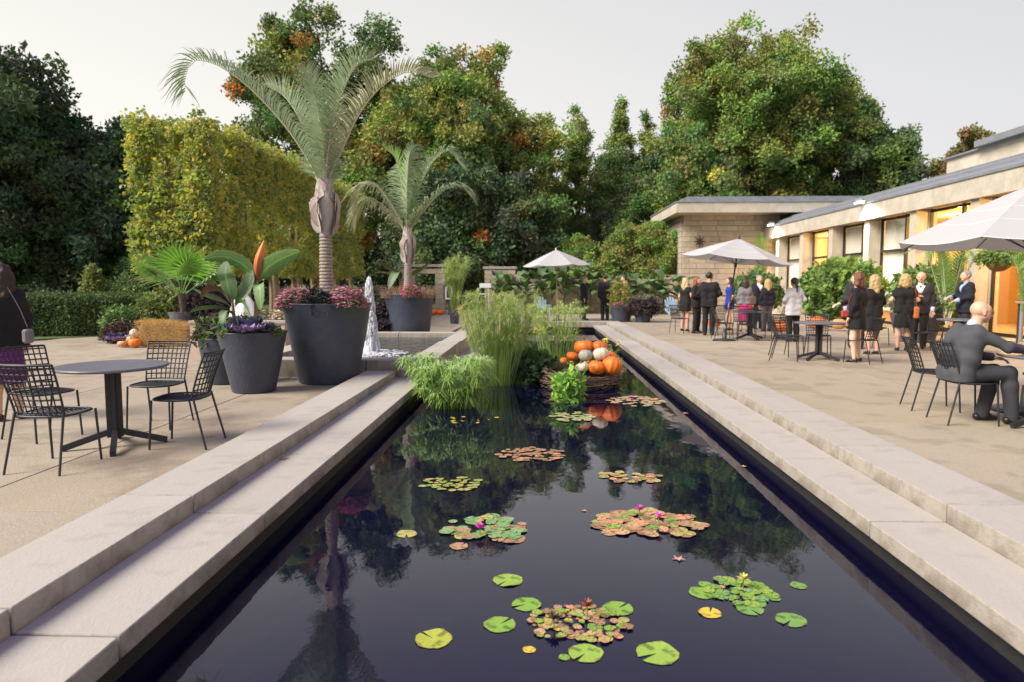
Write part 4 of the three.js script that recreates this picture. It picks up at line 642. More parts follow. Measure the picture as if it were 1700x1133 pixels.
  lily('yellow green carpet of small lily pads near the left wall', -.72, -5.65, .26, .2, 64, .018, .036, [[.8, OL], [.2, GR]]);
  lily('brown lily cluster in the middle of the pool', -.04, -6.68, .34, .27, 90, .022, .045, [[.85, RD], [.15, PKM]]);
  lily('thin pale lily cluster right of the middle of the pool', .82, -5.9, .29, .16, 46, .022, .05, [[.5, OL], [.3, RD], [.2, PKM]]);
  lily('pale green lily cluster below the leafy water plant', .46, -8.6, .28, .3, 52, .03, .055, [[.7, [pm([.36, .42, .24]), pm([.42, .44, .28])]], [.3, OL]]);
  lily('pale pink lily raft by the right pool wall near the nest', 1.45, -9.8, .42, .42, 80, .03, .06, [[.7, [pm([.50, .44, .34]), pm([.46, .36, .30])]], [.3, PKM]], [[-.1, .2, MG, .05]]);
  lily('few yellow pads floating below the umbrella sedge', -.75, -8.35, .35, .45, 12, .018, .035, [[.7, YL], [.3, OL]]);
  lone('two toned yellow green pad at the front left of the pool', -.49, -3.12, .088, pm([.36, .40, .06])); lone('round green pad left of the front lily cluster', -.18, -3.27, .08, GR[0]); lone('round green pad alone ahead of the front lily cluster', -.16, -3.78, .085, GR[1]); lone('round green pad right of the front lily cluster', .43, -3.46, .08, GR[0]); lone('round green pad at the front right of the front lily cluster', .56, -3.03, .097, GR[1]); lone('round green pad touching the near side of the front lily cluster', .23, -3.02, .08, GR[1]); lone('olive pad at the far left of the front lily cluster', -.05, -3.49, .078, GR[0]); lone('small yellow pad left of the right front green cluster', .90, -3.43, .058, YL[0]); lone('oval green pad at the right of the right front cluster', 1.29, -3.37, .075, GR[2]); lone('small folded green pad right of the right front cluster', 1.48, -3.77, .045, GR[2]); lone('large green pad at the left of the right front cluster', .92, -3.66, .075, GR[0]); lone('green pad near the front of the right front cluster', 1.12, -3.48, .07, GR[2]);
  lone('lone pale olive pad at the left of the middle green cluster', -.88, -4.48, .07, OL[0]); lone('brown pad below the middle green cluster', -.50, -4.28, .06, RD[1]); lone('large brown pad at the right of the middle green cluster', -.16, -4.42, .09, RD[0]); lone('brown pad left below the reddish lily cluster', .50, -4.55, .055, RD[1]); lone('tiny yellow pad at the lower left of the front cluster', -.03, -3.04, .03, YL[0]); lone('tiny green pad under the front cluster', .13, -2.98, .026, GR[0]);
  // fallen leaves
  const lf = [V(0, 0, .5), V(.15, 0, .15), V(.5, 0, .2), V(.22, 0, -.05), V(.3, 0, -.4), V(0, 0, -.18), V(-.3, 0, -.4), V(-.22, 0, -.05), V(-.5, 0, .2), V(-.15, 0, .15)], ls = new THREE.Shape(lf.map(p => new THREE.Vector2(p.x, p.z))), lg = new THREE.ShapeGeometry(ls).rotateX(-Math.PI / 2); { const p = lg.attributes.position; for (let i = 0; i < p.count; i++) p.setY(i, .12 * Math.hypot(p.getX(i), p.getZ(i)) + .03 * Math.sin(p.getX(i) * 9)); lg.computeVertexNormals(); }
  for (const [label, x, y, z, s, c] of [['pinkish fallen leaf floating alone on the open water', .88, WL + .003, -4.12, .09, [.5, .26, .18]], ['brown fallen leaf on the left lower coping step', -2.12, .004, -5.55, .1, [.34, .15, .04]], ['yellow fallen leaf on the paving beside the left table', -3.15, .004, -6.35, .09, [.5, .33, .06]], ['brown leaf on the black ledge by the right wall of the pool', 1.95, WL + .004, -8.9, .1, [.35, .2, .1]], ['tan leaf floating beside the right wall', 1.93, WL + .004, -6.3, .06, [.5, .35, .2]], ['dry leaf floating left of the reddish cluster', .36, WL + .004, -5.0, .05, [.5, .3, .16]]]) { const t = thing('fallen_leaf', label, 'leaf', [x, y, z], r() * 6); obj('blade', lg, std(c, .7, { side: 2 }), t).scale.setScalar(s); }
}
// ---------- tables, chairs ----------
const matIron = mottled([.040, .040, .048], .45, 3, .0, { metalness: .35 }), matTop = mottled([.15, .15, .19], .36, 1.5, .001);
const makeTable = (label, pos, turn) => {
  const t = thing('cafe_table', label, 'table', pos, turn, 'round cafe tables on the terrace');
  obj('tabletop', lathe([[.001, .715], [.44, .715], [.457, .722], [.46, .732], [.455, .742], [.44, .745], [.001, .745]], 48), matTop, t);
  obj('column', [box(.03, .62, .13, 0, .4, 0), box(.13, .62, .03, 0, .4, 0), box(.2, .02, .2, 0, .7, 0)], matIron, t);
  for (let k = 0; k < 4; k++) { const g = metreUV(new THREE.BoxGeometry(.045, .05, .40).translate(0, 0, .2).rotateX(.31).translate(0, .145, .03)); obj('foot', [g, cyl(.016, .016, .03, 8, 0, 0, .4)], matIron, t).rotation.y = k * Math.PI / 2; }
  return t;
};
const chairProto = (() => {
  const t = new THREE.Group(); t.name = 'chair'; const bar = .0068;
  // backrest: curved in plan, leaning back; u across -1..1, v 0..1 up
  const B = (u, v) => V(u * (.20 + .025 * v), .455 + .40 * v, -.20 - .10 * v - .035 * v * v - .05 * (1 - u * u) * .9 + .045);
  const line = (f, r, n = 4, seg = 10) => { const p = []; for (let i = 0; i <= seg; i++) p.push(f(i / seg)); return tube(p, r, n, seg); };
  const bg = [];
  for (let i = 1; i < 9; i++) { const u = -1 + i / 4.5; bg.push(line(s => B(u, .02 + .98 * s), bar)); }
  for (let j = 0; j < 8; j++) { const v = .04 + j * .128; bg.push(line(s => B(-1 + 2 * s, v), bar)); }
  obj('backrest', bg, matIron, t);
  obj('back_frame', [line(s => B(-1 + 2 * s, 1), .011, 6, 12), line(s => B(-1, s), .009, 6), line(s => B(1, s), .009, 6)], matIron, t);
  const S = (a, q) => { const c = Math.cos(a), s = Math.sin(a), e = .62; return V(Math.sign(c) * Math.pow(Math.abs(c), e) * .225 * q, .44 - .012 * (1 - q * q), Math.sign(s) * Math.pow(Math.abs(s), e) * .215 * q + .01); };
  const sg = [], inside = (x) => .215 * Math.pow(Math.max(0, 1 - Math.pow(Math.abs(x) / .225, 3)), 1 / 3);
  for (let i = 1; i < 10; i++) { const x = -.225 + i * .045, z = inside(x); sg.push(line(s => V(x, .437 - .010 * Math.sin(Math.PI * s), .01 - z + 2 * z * s), bar, 4, 6)); const z2 = x * .955, xx = .225 * Math.pow(Math.max(0, 1 - Math.pow(Math.abs(z2) / .215, 3)), 1 / 3); sg.push(line(s => V(-xx + 2 * xx * s, .437 - .010 * Math.sin(Math.PI * s), .01 + z2), bar, 4, 6)); }
  obj('seat', sg, matIron, t); obj('seat_frame', line(s => S(s * 6.2832, 1), .009, 6, 40), matIron, t);
  for (const x of [-1, 1]) { obj('leg', [rod(V(x * .205, .44, .195), V(x * .215, 0, .225), .0105, .0095, 7)], matIron, t); obj('leg', [rod(V(x * .20, .46, -.165), V(x * .225, 0, -.275), .0105, .0095, 7)], matIron, t); }
  return t;
})();
const chairAt = (label, x, z, turn) => { const c = chairProto.clone(); c.name = numbered('chair'); c.position.set(x, 0, z); c.rotation.y = turn; scene.add(c); return tag(c, label, 'chair', 'woven metal terrace chairs'); };
makeTable('round dark table among the four chairs at the left', [-3.80, 0, -5.93], .5);
chairAt('dark grid chair nearest the camera at the left table, seen from behind', -3.87, -5.27, Math.PI - .03); chairAt('dark grid chair beside the woman in the purple skirt at the left table', -4.72, -6.28, 1.2);
chairAt('dark grid chair at the back of the left table facing the camera', -3.91, -6.84, .05); chairAt('dark grid chair at the right of the left table by the coping', -3.22, -6.05, -1.5);
makeTable('round table in front of the woman in the white jacket', [5.46, 0, -13.35], .7);
chairAt('chair with its back to the pool, left of the table by the white jacket', 4.78, -13.2, 1.15); chairAt('chair whose back the woman in black touches', 6.05, -12.85, -2.5); chairAt('chair behind the table by the white jacket', 5.75, -14.1, -.25); chairAt('chair on the left rear of the table by the white jacket', 5.1, -14.0, .5);
makeTable('round table beside the tilted umbrella', [5.75, 0, -18.6], .3);
chairAt('chair left of the table by the tilted umbrella', 5.02, -18.5, 1.5); chairAt('chair right of the table by the tilted umbrella', 6.5, -18.7, -1.5); chairAt('chair behind the table by the tilted umbrella', 5.8, -19.4, 0); chairAt('chair between the tilted umbrella pole and its table', 5.45, -17.85, 2.9);
chairAt('lone chair behind the blonde woman left of the man in black', 4.35, -20.9, 2.6); chairAt('chair in front of the man in black by the tilted umbrella', 5.25, -20.2, -.8);
makeTable('round table at the right edge under the large umbrella', [5.24, 0, -7.1], .2);
chairAt('chair that the man in the grey suit sits on', 4.56, -7.34, 1.5); chairAt('empty chair right behind the chair of the man in grey', 4.66, -8.12, 1.35); chairAt('chair at the right edge with its back to the camera', 5.12, -6.42, 2.95);
makeTable('round table behind the group by the glass', [8.9, 0, -14.6], .2); chairAt('chair at the table behind the seated man', 8.3, -15.0, 1.2); chairAt('chair left of the group in black by the columns', 8.1, -16.6, 1.9); chairAt('chair beside the grey planter', 9.1, -15.6, .3);
// ---------- umbrellas ----------
const matCanvas = new THREE.MeshPhysicalMaterial({ color: lin(.43, .43, .445), roughness: .9, transmission: .25, thickness: 0, side: THREE.DoubleSide, bumpMap: roughBump, bumpScale: .002 }), matPole = std([.03, .03, .033], .45), matWood = mottled([.42, .30, .16], .7, 2, .002);
function umbrella(label, pos, R, rim, top, n, turn, tilt, pole, wood = false, baseR = .3) {
  const t = thing('umbrella', label, 'umbrella', pos, 0, 'terrace umbrellas'), g = new THREE.Group(); 
  const P = [], I = [], M = 8, K = 6; // panels sag between the ribs and bow up along them
  for (let i = 0; i < n; i++) for (let j = 0; j <= M; j++) for (let k = 0; k <= K; k++) {
    const a0 = turn + i / n * 6.2832, a1 = turn + (i + 1) / n * 6.2832, q = j / M, s = k / K, x = (Math.cos(a0) * (1 - s) + Math.cos(a1) * s) * R * q, z = (Math.sin(a0) * (1 - s) + Math.sin(a1) * s) * R * q, y = top - (top - rim) * (q * .88 + .12 * q * q) - .035 * R * Math.sin(Math.PI * s) * q; P.push(x, y, z);
  }
  for (let i = 0; i < n; i++) for (let j = 0; j < M; j++) for (let k = 0; k < K; k++) { const o = i * (M + 1) * (K + 1) + j * (K + 1) + k; I.push(o, o + 1, o + K + 2, o, o + K + 2, o + K + 1); }
  const geo = new THREE.BufferGeometry(); geo.setAttribute('position', new THREE.Float32BufferAttribute(P, 3)); geo.setIndex(I); geo.computeVertexNormals();
  const uv = []; for (let i = 0; i < P.length; i += 3) uv.push(P[i], P[i + 2]); geo.setAttribute('uv', new THREE.Float32BufferAttribute(uv, 2));
  const lean = o => { o.rotation.z = tilt; return o; };
  const can = lean(obj('canopy', geo, matCanvas, t)), hem = [];
  for (let i = 0; i < n; i++) { const a0 = turn + i / n * 6.2832, a1 = turn + (i + 1) / n * 6.2832, pts = []; for (let k = 0; k <= 6; k++) { const s = k / 6; pts.push(V((Math.cos(a0) * (1 - s) + Math.cos(a1) * s) * R, rim - .035 * R * Math.sin(Math.PI * s), (Math.sin(a0) * (1 - s) + Math.sin(a1) * s) * R)); } hem.push(tube(pts, .006, 4, 6)); }
  for (const q of [.5, .72]) for (let i = 0; i < n; i++) { const a0 = turn + i / n * 6.2832, a1 = turn + (i + 1) / n * 6.2832, pts = []; for (let k = 0; k <= 6; k++) { const s = k / 6; pts.push(V((Math.cos(a0) * (1 - s) + Math.cos(a1) * s) * R * q, top - (top - rim) * (q * .88 + .12 * q * q) - .035 * R * Math.sin(Math.PI * s) * q + .002, (Math.sin(a0) * (1 - s) + Math.sin(a1) * s) * R * q)); } hem.push(tube(pts, .004, 4, 6)); }
  obj('seam', hem, std([.60, .58, .58], .9), can);
  for (let i = 0; i < n; i++) { const a = turn + i / n * 6.2832, c = Math.cos(a), s = Math.sin(a), rb = lean(obj('rib', rod(V(c * .03, top - .045, s * .03), V(c * R * .985, rim - .012, s * R * .985), .008, .006, 5), wood ? matWood : matPole, t)); obj('strut', rod(V(c * .03, rim - .12, s * .03), V(c * R * .5, (top + rim) / 2 - .04, s * R * .5), .006, .006, 5), wood ? matWood : matPole, rb); }
  lean(obj('pole', [rod(V(0, .05, 0), V(0, top - .02, 0), pole, pole, 12), cyl(.04, .04, .1, 12, 0, rim - .2, 0), cyl(.035, .035, .09, 12, 0, top - .1, 0)], wood ? matWood : matPole, t));
  lean(obj('finial', lathe([[.02, top - .01], [.035, top + .01], [.02, top + .04], [.03, top + .06], [.001, top + .09]], 10), wood ? std([.7, .7, .7], .6) : matPole, t));
  obj('base', lathe([[.001, .0], [baseR, .0], [baseR, .03], [baseR * .9, .05], [.06, .07], [.045, .3], [.03, .31]], 28), matPole, t); return t;
}
umbrella('large off white umbrella at the right edge over the seated man', [5.62, 0, -7.95], 1.42, 1.955, 2.62, 8, .15, 0, .024, false, .34);
umbrella('off white umbrella leaning to the right before the stone wing', [4.88, 0, -17.85], 1.38, 2.13, 2.66, 6, .25, -.118, .021, false, .3);
umbrella('small pale umbrella on a wooden pole at the far end of the pool', [.85, 0, -27.6], 1.36, 2.24, 2.86, 6, .1, .03, .022, true, .28);
// ---------- far garden furniture and ornaments ----------
const matBlue = mottled([.30, .45, .62], .6, 2, .001);
const adi = (label, x, z, turn) => {
  const t = thing('adirondack_chair', label, 'chair', [x, 0, z], turn, 'blue adirondack chairs at the far end'); t.scale.setScalar(.9);
  for (let k = -2; k <= 2; k++) { const h = .78 - .05 * k * k * .9; const m = obj('back_slat', chamfer(.095, h, .02, .004).translate(0, h / 2, 0).rotateZ(-k * .06).rotateX(-.42).translate(k * .105, .28, -.28), matBlue, t); }
  for (let k = 0; k < 5; k++) obj('seat_slat', chamfer(.52, .02, .085, .004), matBlue, t, [0, .30 + k * .022, -.22 + k * .1]).rotation.x = -.2;
  for (const s of [-1, 1]) { obj('armrest', chamfer(.12, .022, .68, .005), matBlue, t, [s * .34, .55, .02]); obj('leg', chamfer(.03, .54, .09, .004), matBlue, t, [s * .3, .27, .28]); obj('rear_leg', [new THREE.BoxGeometry(.03, .1, .8).rotateX(.32).translate(s * .28, .22, -.15)].map(g => metreUV(g)), matBlue, t); }
};
adi('blue slatted garden chair seen side on left of the far umbrella', -1.05, -32.2, 1.2); adi('blue slatted garden chair facing the pool below the far umbrella', .28, -32.4, .25); adi('blue slatted garden chair behind the spiky planter', 4.85, -32.5, -.5); adi('blue slatted garden chair left of the blonde woman in black', 6.45, -32.4, .15);
{
  const h = thing('hay_bale', 'straw hay bale lying on the paving behind the left table', 'hay bale', [-8.72, 0, -15.7], .2), r = rngOf(12), straw = [];
  h.scale.set(1.12, 1.2, 1.1); const core = new THREE.BoxGeometry(1.0, .52, .5, 10, 6, 6), p = core.attributes.position; for (let i = 0; i < p.count; i++) { const x = p.getX(i), y = p.getY(i), z = p.getZ(i), k = 1 - .10 * (Math.abs(x) / .5) ** 6 - .06 * (Math.abs(y) / .26) ** 6; p.setXYZ(i, x * k, y * k + .02 * Math.sin(x * 9 + z * 7) - .13 * Math.max(0, x + .05), z * k); } core.translate(0, .26, 0); core.computeVertexNormals();
  obj('straw_block', core, mottled([.6, .40, .17], .95, 4, .03), h);
  for (let i = 0; i < 1100; i++) { const f = r(), c = f < .4 ? V(rr(r, -.5, .5), 0, rr(r, -.25, .25)) : V(rr(r, -.5, .5), rr(r, .02, .5), .25); if (f < .4) c.y = .51 - .13 * Math.max(0, c.x + .05); else c.y -= .13 * Math.max(0, c.x + .05) * (c.y / .5); const d = V(r() - .5, (r() - .5) * .5, (r() - .5) * .6).normalize().multiplyScalar(rr(r, .04, .12)); straw.push(strip([c.clone().sub(d), c.clone().add(V(0, .008, .008)), c.clone().add(d)], .003, V(.1, .7, .7))); }
  obj('loose_straw', straw, std([.75, .54, .25], .9, { side: 2 }), h).userData.kind = 'stuff';
  pumpkin('orange pumpkin on the paving in front of the hay bale', [-9.24, .12, -15.3], .15, matOr[0]); pumpkin('peach coloured pumpkin left of the orange one by the hay bale', [-9.52, .09, -15.28], .115, matPeach, 1); pumpkin('white gourd leaning on the left end of the hay bale', [-9.5, .33, -15.72], .1, matPale, 2, .4); pumpkin('tan gourd between the hay bale and the cabbage', [-9.52, .15, -15.6], .13, mottled([.6, .4, .2], .6, 2, 0), 2);
  const rb = thing('raised_bed', 'raised stone planting bed left behind the near planters', 'planting bed');
  obj('bed_wall', [span(-6.85, -4.95, 0, .70, -13.2, -13.4), span(-6.85, -6.65, 0, .70, -13.4, -16.3), span(-5.15, -4.95, 0, .70, -13.4, -16.3)], mottled([.56, .42, .33], .85, .7, .006), rb);
  slabCross(-6.88, -4.92, -13.17, -13.43, .76, .058, rb, 2); obj('soil', span(-6.65, -5.15, .2, .69, -13.4, -16.3), mottled([.12, .09, .04], .95, 3, .03), rb);
  mums('white and blush flowers on the raised bed', [-5.5, .69, -15.2], .45, .26, 240, [[.5, [.75, .62, .52]], [.5, [.7, .42, .32]]], .034);
  mums('pale flowers left on the raised bed behind the banana', [-6.2, .69, -15.6], .35, .2, 150, [[.5, [.75, .6, .5]], [.5, [.6, .36, .26]]], .034);
  // white cloth
  const wc = thing('white_cloth', 'white cloth draped over a stand behind the short banana plant', 'cloth', [-7.25, .62, -16.6]), cg = new THREE.SphereGeometry(1, 40, 14, 0, 6.2832, 0, 1.75), q = cg.attributes.position; for (let i = 0; i < q.count; i++) { const x = q.getX(i), y = q.getY(i), z = q.getZ(i), a = Math.atan2(z, x), f = 1 + .16 * Math.sin(a * 6) * (1 - y); q.setXYZ(i, x * .34 * f, y * .62 * (y < 0 ? 1.5 : 1), z * .26 * f); } cg.computeVertexNormals(); obj('cloth', cg, std([.78, .78, .82], .9, { side: 2 }), wc); obj('stand', rod(V(0, -.62, 0), V(0, .55, 0), .03), matPole, wc);
  const hut = thing('garden_hut', 'small dark garden hut with a brown plank roof behind the low hedge', 'hut', [-15.3, 0, -26.4]);
  obj('hut_wall', [span(-.5, .5, 0, 1.55, -.4, .3)], mottled([.05, .035, .025], .9, 1.5, .01), hut); for (let k = 0; k < 5; k++) obj('roof_plank', chamfer(1.25, .05, .22, .008), mottled([.20, .10, .055], .85, 1.5, .01), hut, [0, 1.6 + .035 * k, .42 - k * .2]); 
  for (const [x, y, c] of [[-.32, 1.22, [.75, .55, .52]], [-.05, 1.12, [.7, .72, .8]]]) obj('round_plate', new THREE.CylinderGeometry(.11, .11, .02, 20).rotateX(Math.PI / 2).translate(x, y, .32), std(c, .5), hut);
  // white stand and arched lantern by the garden walls
  const ws = thing('white_stand', 'small white wooden stand with a flat top by the far garden wall', 'stand', [-2.35, 0, -30.2]); obj('stand_top', chamfer(.5, .2, .4, .01), std([.72, .72, .74], .6), ws, [.08, 1.42, 0]); for (const [x, z] of [[-.26, -.15], [.22, -.15], [-.26, .15], [.22, .15]]) obj('leg', chamfer(.05, 1.32, .05, .006), std([.5, .5, .5], .6), ws, [x, .66, z]); obj('shelf', chamfer(.55, .04, .36, .006), std([.72, .72, .74], .6), ws, [0, 1.05, 0]);
  const al = thing('arched_lantern', 'grey arched lantern with a white frame beside the doorway wall', 'lantern', [-4.25, 0, -33]), sh = new THREE.Shape(); sh.moveTo(-.17, 0); sh.lineTo(-.17, .5); sh.absarc(0, .5, .17, Math.PI, 0, true); sh.lineTo(.17, 0); sh.closePath(); const ho = new THREE.Path(); ho.moveTo(-.1, .08); ho.lineTo(-.1, .5); ho.absarc(0, .5, .1, Math.PI, 0, true); ho.lineTo(.1, .08); sh.holes.push(ho);
  obj('arch_frame', new THREE.ExtrudeGeometry(sh, { depth: .06, bevelEnabled: false }).translate(0, .75, .12), std([.7, .68, .6], .6), al); obj('box', box(.55, .7, .2, 0, 1.1, 0), std([.1, .1, .11], .7), al); obj('post', box(.12, .8, .12, 0, .4, 0), std([.1, .1, .11], .7), al);
  pumpkin('left one of two orange pumpkins by the far doorway wall', [-4.95, .16, -32.6], .2, matOr[0]); pumpkin('right one of two orange pumpkins by the far doorway wall', [-4.6, .14, -32.5], .17, matOr[1]);
  const ck = thing('wooden_crate', 'tan wooden crate left of the far orange pumpkins', 'crate', [-5.35, 0, -32.6]); for (let k = 0; k < 4; k++) obj('plank', chamfer(.6, .12, .4, .008), matWood, ck, [0, .07 + k * .14, 0]);
  // hanging basket, orange pumpkins by the shrubs, steel post
  const hb = thing('hanging_basket', 'hanging basket of lime leaves under the eave at the right', 'basket', [12.05, 2.0, -18.35]); obj('basket', new THREE.SphereGeometry(.3, 18, 8, 0, 6.2832, 1.57, 1.57).translate(0, .1, 0), mottled([.34, .2, .08], .95, 4, .03, { side: 2 }), hb); obj('chain', [0, 1, 2].map(k => rod(V(Math.cos(k * 2.1) * .29, .1, Math.sin(k * 2.1) * .29), V(0, .9, 0), .006)).concat([rod(V(0, .9, 0), V(.62, 1.95, 0), .006)]), matPole, hb); { const r2 = rngOf(4), l = []; for (let i = 0; i < 150; i++) { const a = r2() * 6.28, q = Math.sqrt(r2()); l.push([V(Math.cos(a) * q * .42, .12 + rr(r2, -.12, .32) * (1 - q * .5), Math.sin(a) * q * .42), .9, pickC(r2, [[.5, [.2, .32, .04]], [.5, [.14, .24, .04]]])]); } instances('foliage', clumps.shrub, leafWhite[1], l, hb); }
  pumpkin('big orange pumpkin under the broad shrub behind the white jacket', [9.0, .24, -22.2], .27, matOr[1], 0, .2); pumpkin('orange pumpkin left of the woman in white by the planters', [7.6, .2, -21.5], .22, matOr[0]); pumpkin('orange pumpkin right of the man in black by the chairs', [6.0, .2, -23.2], .22, matOr[0]); pumpkin('pale pumpkin beside the big orange one under the shrub', [9.6, .22, -22.0], .22, matPeach, 0);
  const sp = thing('steel_post', 'slim grey steel post in front of the glass at the right edge', 'post', [12.3, 0, -17.75]); obj('shaft', cyl(.055, .055, 3.96, 14, 0, 0, 0), std([.34, .35, .37], .4, { metalness: .6 }), sp); obj('foot_plate', cyl(.12, .12, .02, 14, 0, 0, 0), std([.2, .2, .2], .5), sp);
  const ht = thing('high_table', 'narrow high table with orange flowers by the amber window', 'table', [11.5, 0, -15.8]); obj('table_top', chamfer(1.1, .05, .5, .01), matWood, ht, [0, 1.06, 0]); for (const [x, z] of [[-.48, -.2], [.48, -.2], [-.48, .2], [.48, .2]]) obj('leg', rod(V(x, 0, z), V(x, 1.04, z), .02), matPole, ht);
  mums('orange flower arrangement on the high table by the amber window', [11.5, 1.08, -15.8], .22, .2, 120, [[.6, [.8, .25, .03]], [.4, [.8, .5, .06]]], .035);
}

// ---------- people ----------
function nets(f, lo, hi, c) { // surface of a distance field
  const n = [0, 1, 2].map(k => Math.ceil((hi[k] - lo[k]) / c) + 1), [nx, ny, nz] = n, F = new Float32Array(nx * ny * nz), at = (i, j, k) => (k * ny + j) * nx + i;
  for (let k = 0; k < nz; k++) for (let j = 0; j < ny; j++) for (let i = 0; i < nx; i++) F[at(i, j, k)] = f(lo[0] + i * c, lo[1] + j * c, lo[2] + k * c);
  const id = new Int32Array(nx * ny * nz).fill(-1), P = [], I = [];
  for (let k = 0; k < nz - 1; k++) for (let j = 0; j < ny - 1; j++) for (let i = 0; i < nx - 1; i++) {
    let m = 0, x = 0, y = 0, z = 0; const v = []; let neg = 0; for (let q = 0; q < 8; q++) { const w = F[at(i + (q & 1), j + (q >> 1 & 1), k + (q >> 2))]; v.push(w); if (w < 0) neg++; } if (!neg || neg === 8) continue;
    for (let a = 0; a < 8; a++) for (const b of [a | 1, a | 2, a | 4]) if (b !== a && (v[a] < 0) !== (v[b] < 0)) { const t = v[a] / (v[a] - v[b]); x += (a & 1) + t * ((b & 1) - (a & 1)); y += (a >> 1 & 1) + t * ((b >> 1 & 1) - (a >> 1 & 1)); z += (a >> 2) + t * ((b >> 2) - (a >> 2)); m++; }
    id[at(i, j, k)] = P.length / 3; P.push(lo[0] + (i + x / m) * c, lo[1] + (j + y / m) * c, lo[2] + (k + z / m) * c);
  }
  const quad = (a, b, d, e, flip) => { if (a < 0 || b < 0 || d < 0 || e < 0) return; flip ? I.push(a, d, b, a, e, d) : I.push(a, b, d, a, d, e); };
  for (let k = 1; k < nz - 1; k++) for (let j = 1; j < ny - 1; j++) for (let i = 1; i < nx - 1; i++) {
    const s = F[at(i, j, k)] < 0;
    if (s !== F[at(i + 1, j, k)] < 0) quad(id[at(i, j - 1, k - 1)], id[at(i, j, k - 1)], id[at(i, j, k)], id[at(i, j - 1, k)], !s);
    if (s !== F[at(i, j + 1, k)] < 0) quad(id[at(i - 1, j, k - 1)], id[at(i - 1, j, k)], id[at(i, j, k)], id[at(i, j, k - 1)], !s);
    if (s !== F[at(i, j, k + 1)] < 0) quad(id[at(i - 1, j - 1, k)], id[at(i, j - 1, k)], id[at(i, j, k)], id[at(i - 1, j, k)], !s);
  }
  const g = new THREE.BufferGeometry(); g.setAttribute('position', new THREE.Float32BufferAttribute(P, 3)); g.setIndex(I); g.computeVertexNormals(); return g;
}
function field(bones, k, extra) { // smooth union of tapered capsules [ax,ay,az,bx,by,bz,ra,rb]
  const B = bones.map(b => { const dx = b[3] - b[0], dy = b[4] - b[1], dz = b[5] - b[2]; return [...b, dx, dy, dz, 1 / Math.max(1e-9, dx * dx + dy * dy + dz * dz)]; });
  return (x, y, z) => { let d = 9; for (const b of B) { const px = x - b[0], py = y - b[1], pz = z - b[2], t = Math.min(1, Math.max(0, (px * b[8] + py * b[9] + pz * b[10]) * b[11])), qx = px - b[8] * t, qy = py - b[9] * t, qz = pz - b[10] * t, e = Math.sqrt(qx * qx + qy * qy + qz * qz) - b[6] - (b[7] - b[6]) * t, h = Math.max(0, 1 - Math.abs(d - e) / k); d = Math.min(d, e) - h * h * k * .25; } return extra ? extra(d, x, y, z) : d; };
}
const bone = (a, b, ra, rb) => [a.x, a.y, a.z, b.x, b.y, b.z, ra, rb];
function bounds(bones, m) { const lo = [9, 9, 9], hi = [-9, -9, -9]; for (const b of bones) for (let k = 0; k < 3; k++) { const r = Math.max(b[6], b[7]) + m; lo[k] = Math.min(lo[k], b[k] - r, b[k + 3] - r); hi[k] = Math.max(hi[k], b[k] + r, b[k + 3] + r); } return [lo, hi]; }
const skinM = [std([.62, .36, .26], .55), std([.55, .30, .21], .55), std([.42, .22, .14], .55), std([.66, .42, .32], .55)];
const eyeM = std([.03, .02, .018], .3), lipM = std([.42, .15, .12], .5), shoeM = std([.012, .011, .011], .35);
const fabric = c => mottled(c, .9, 3, .004);
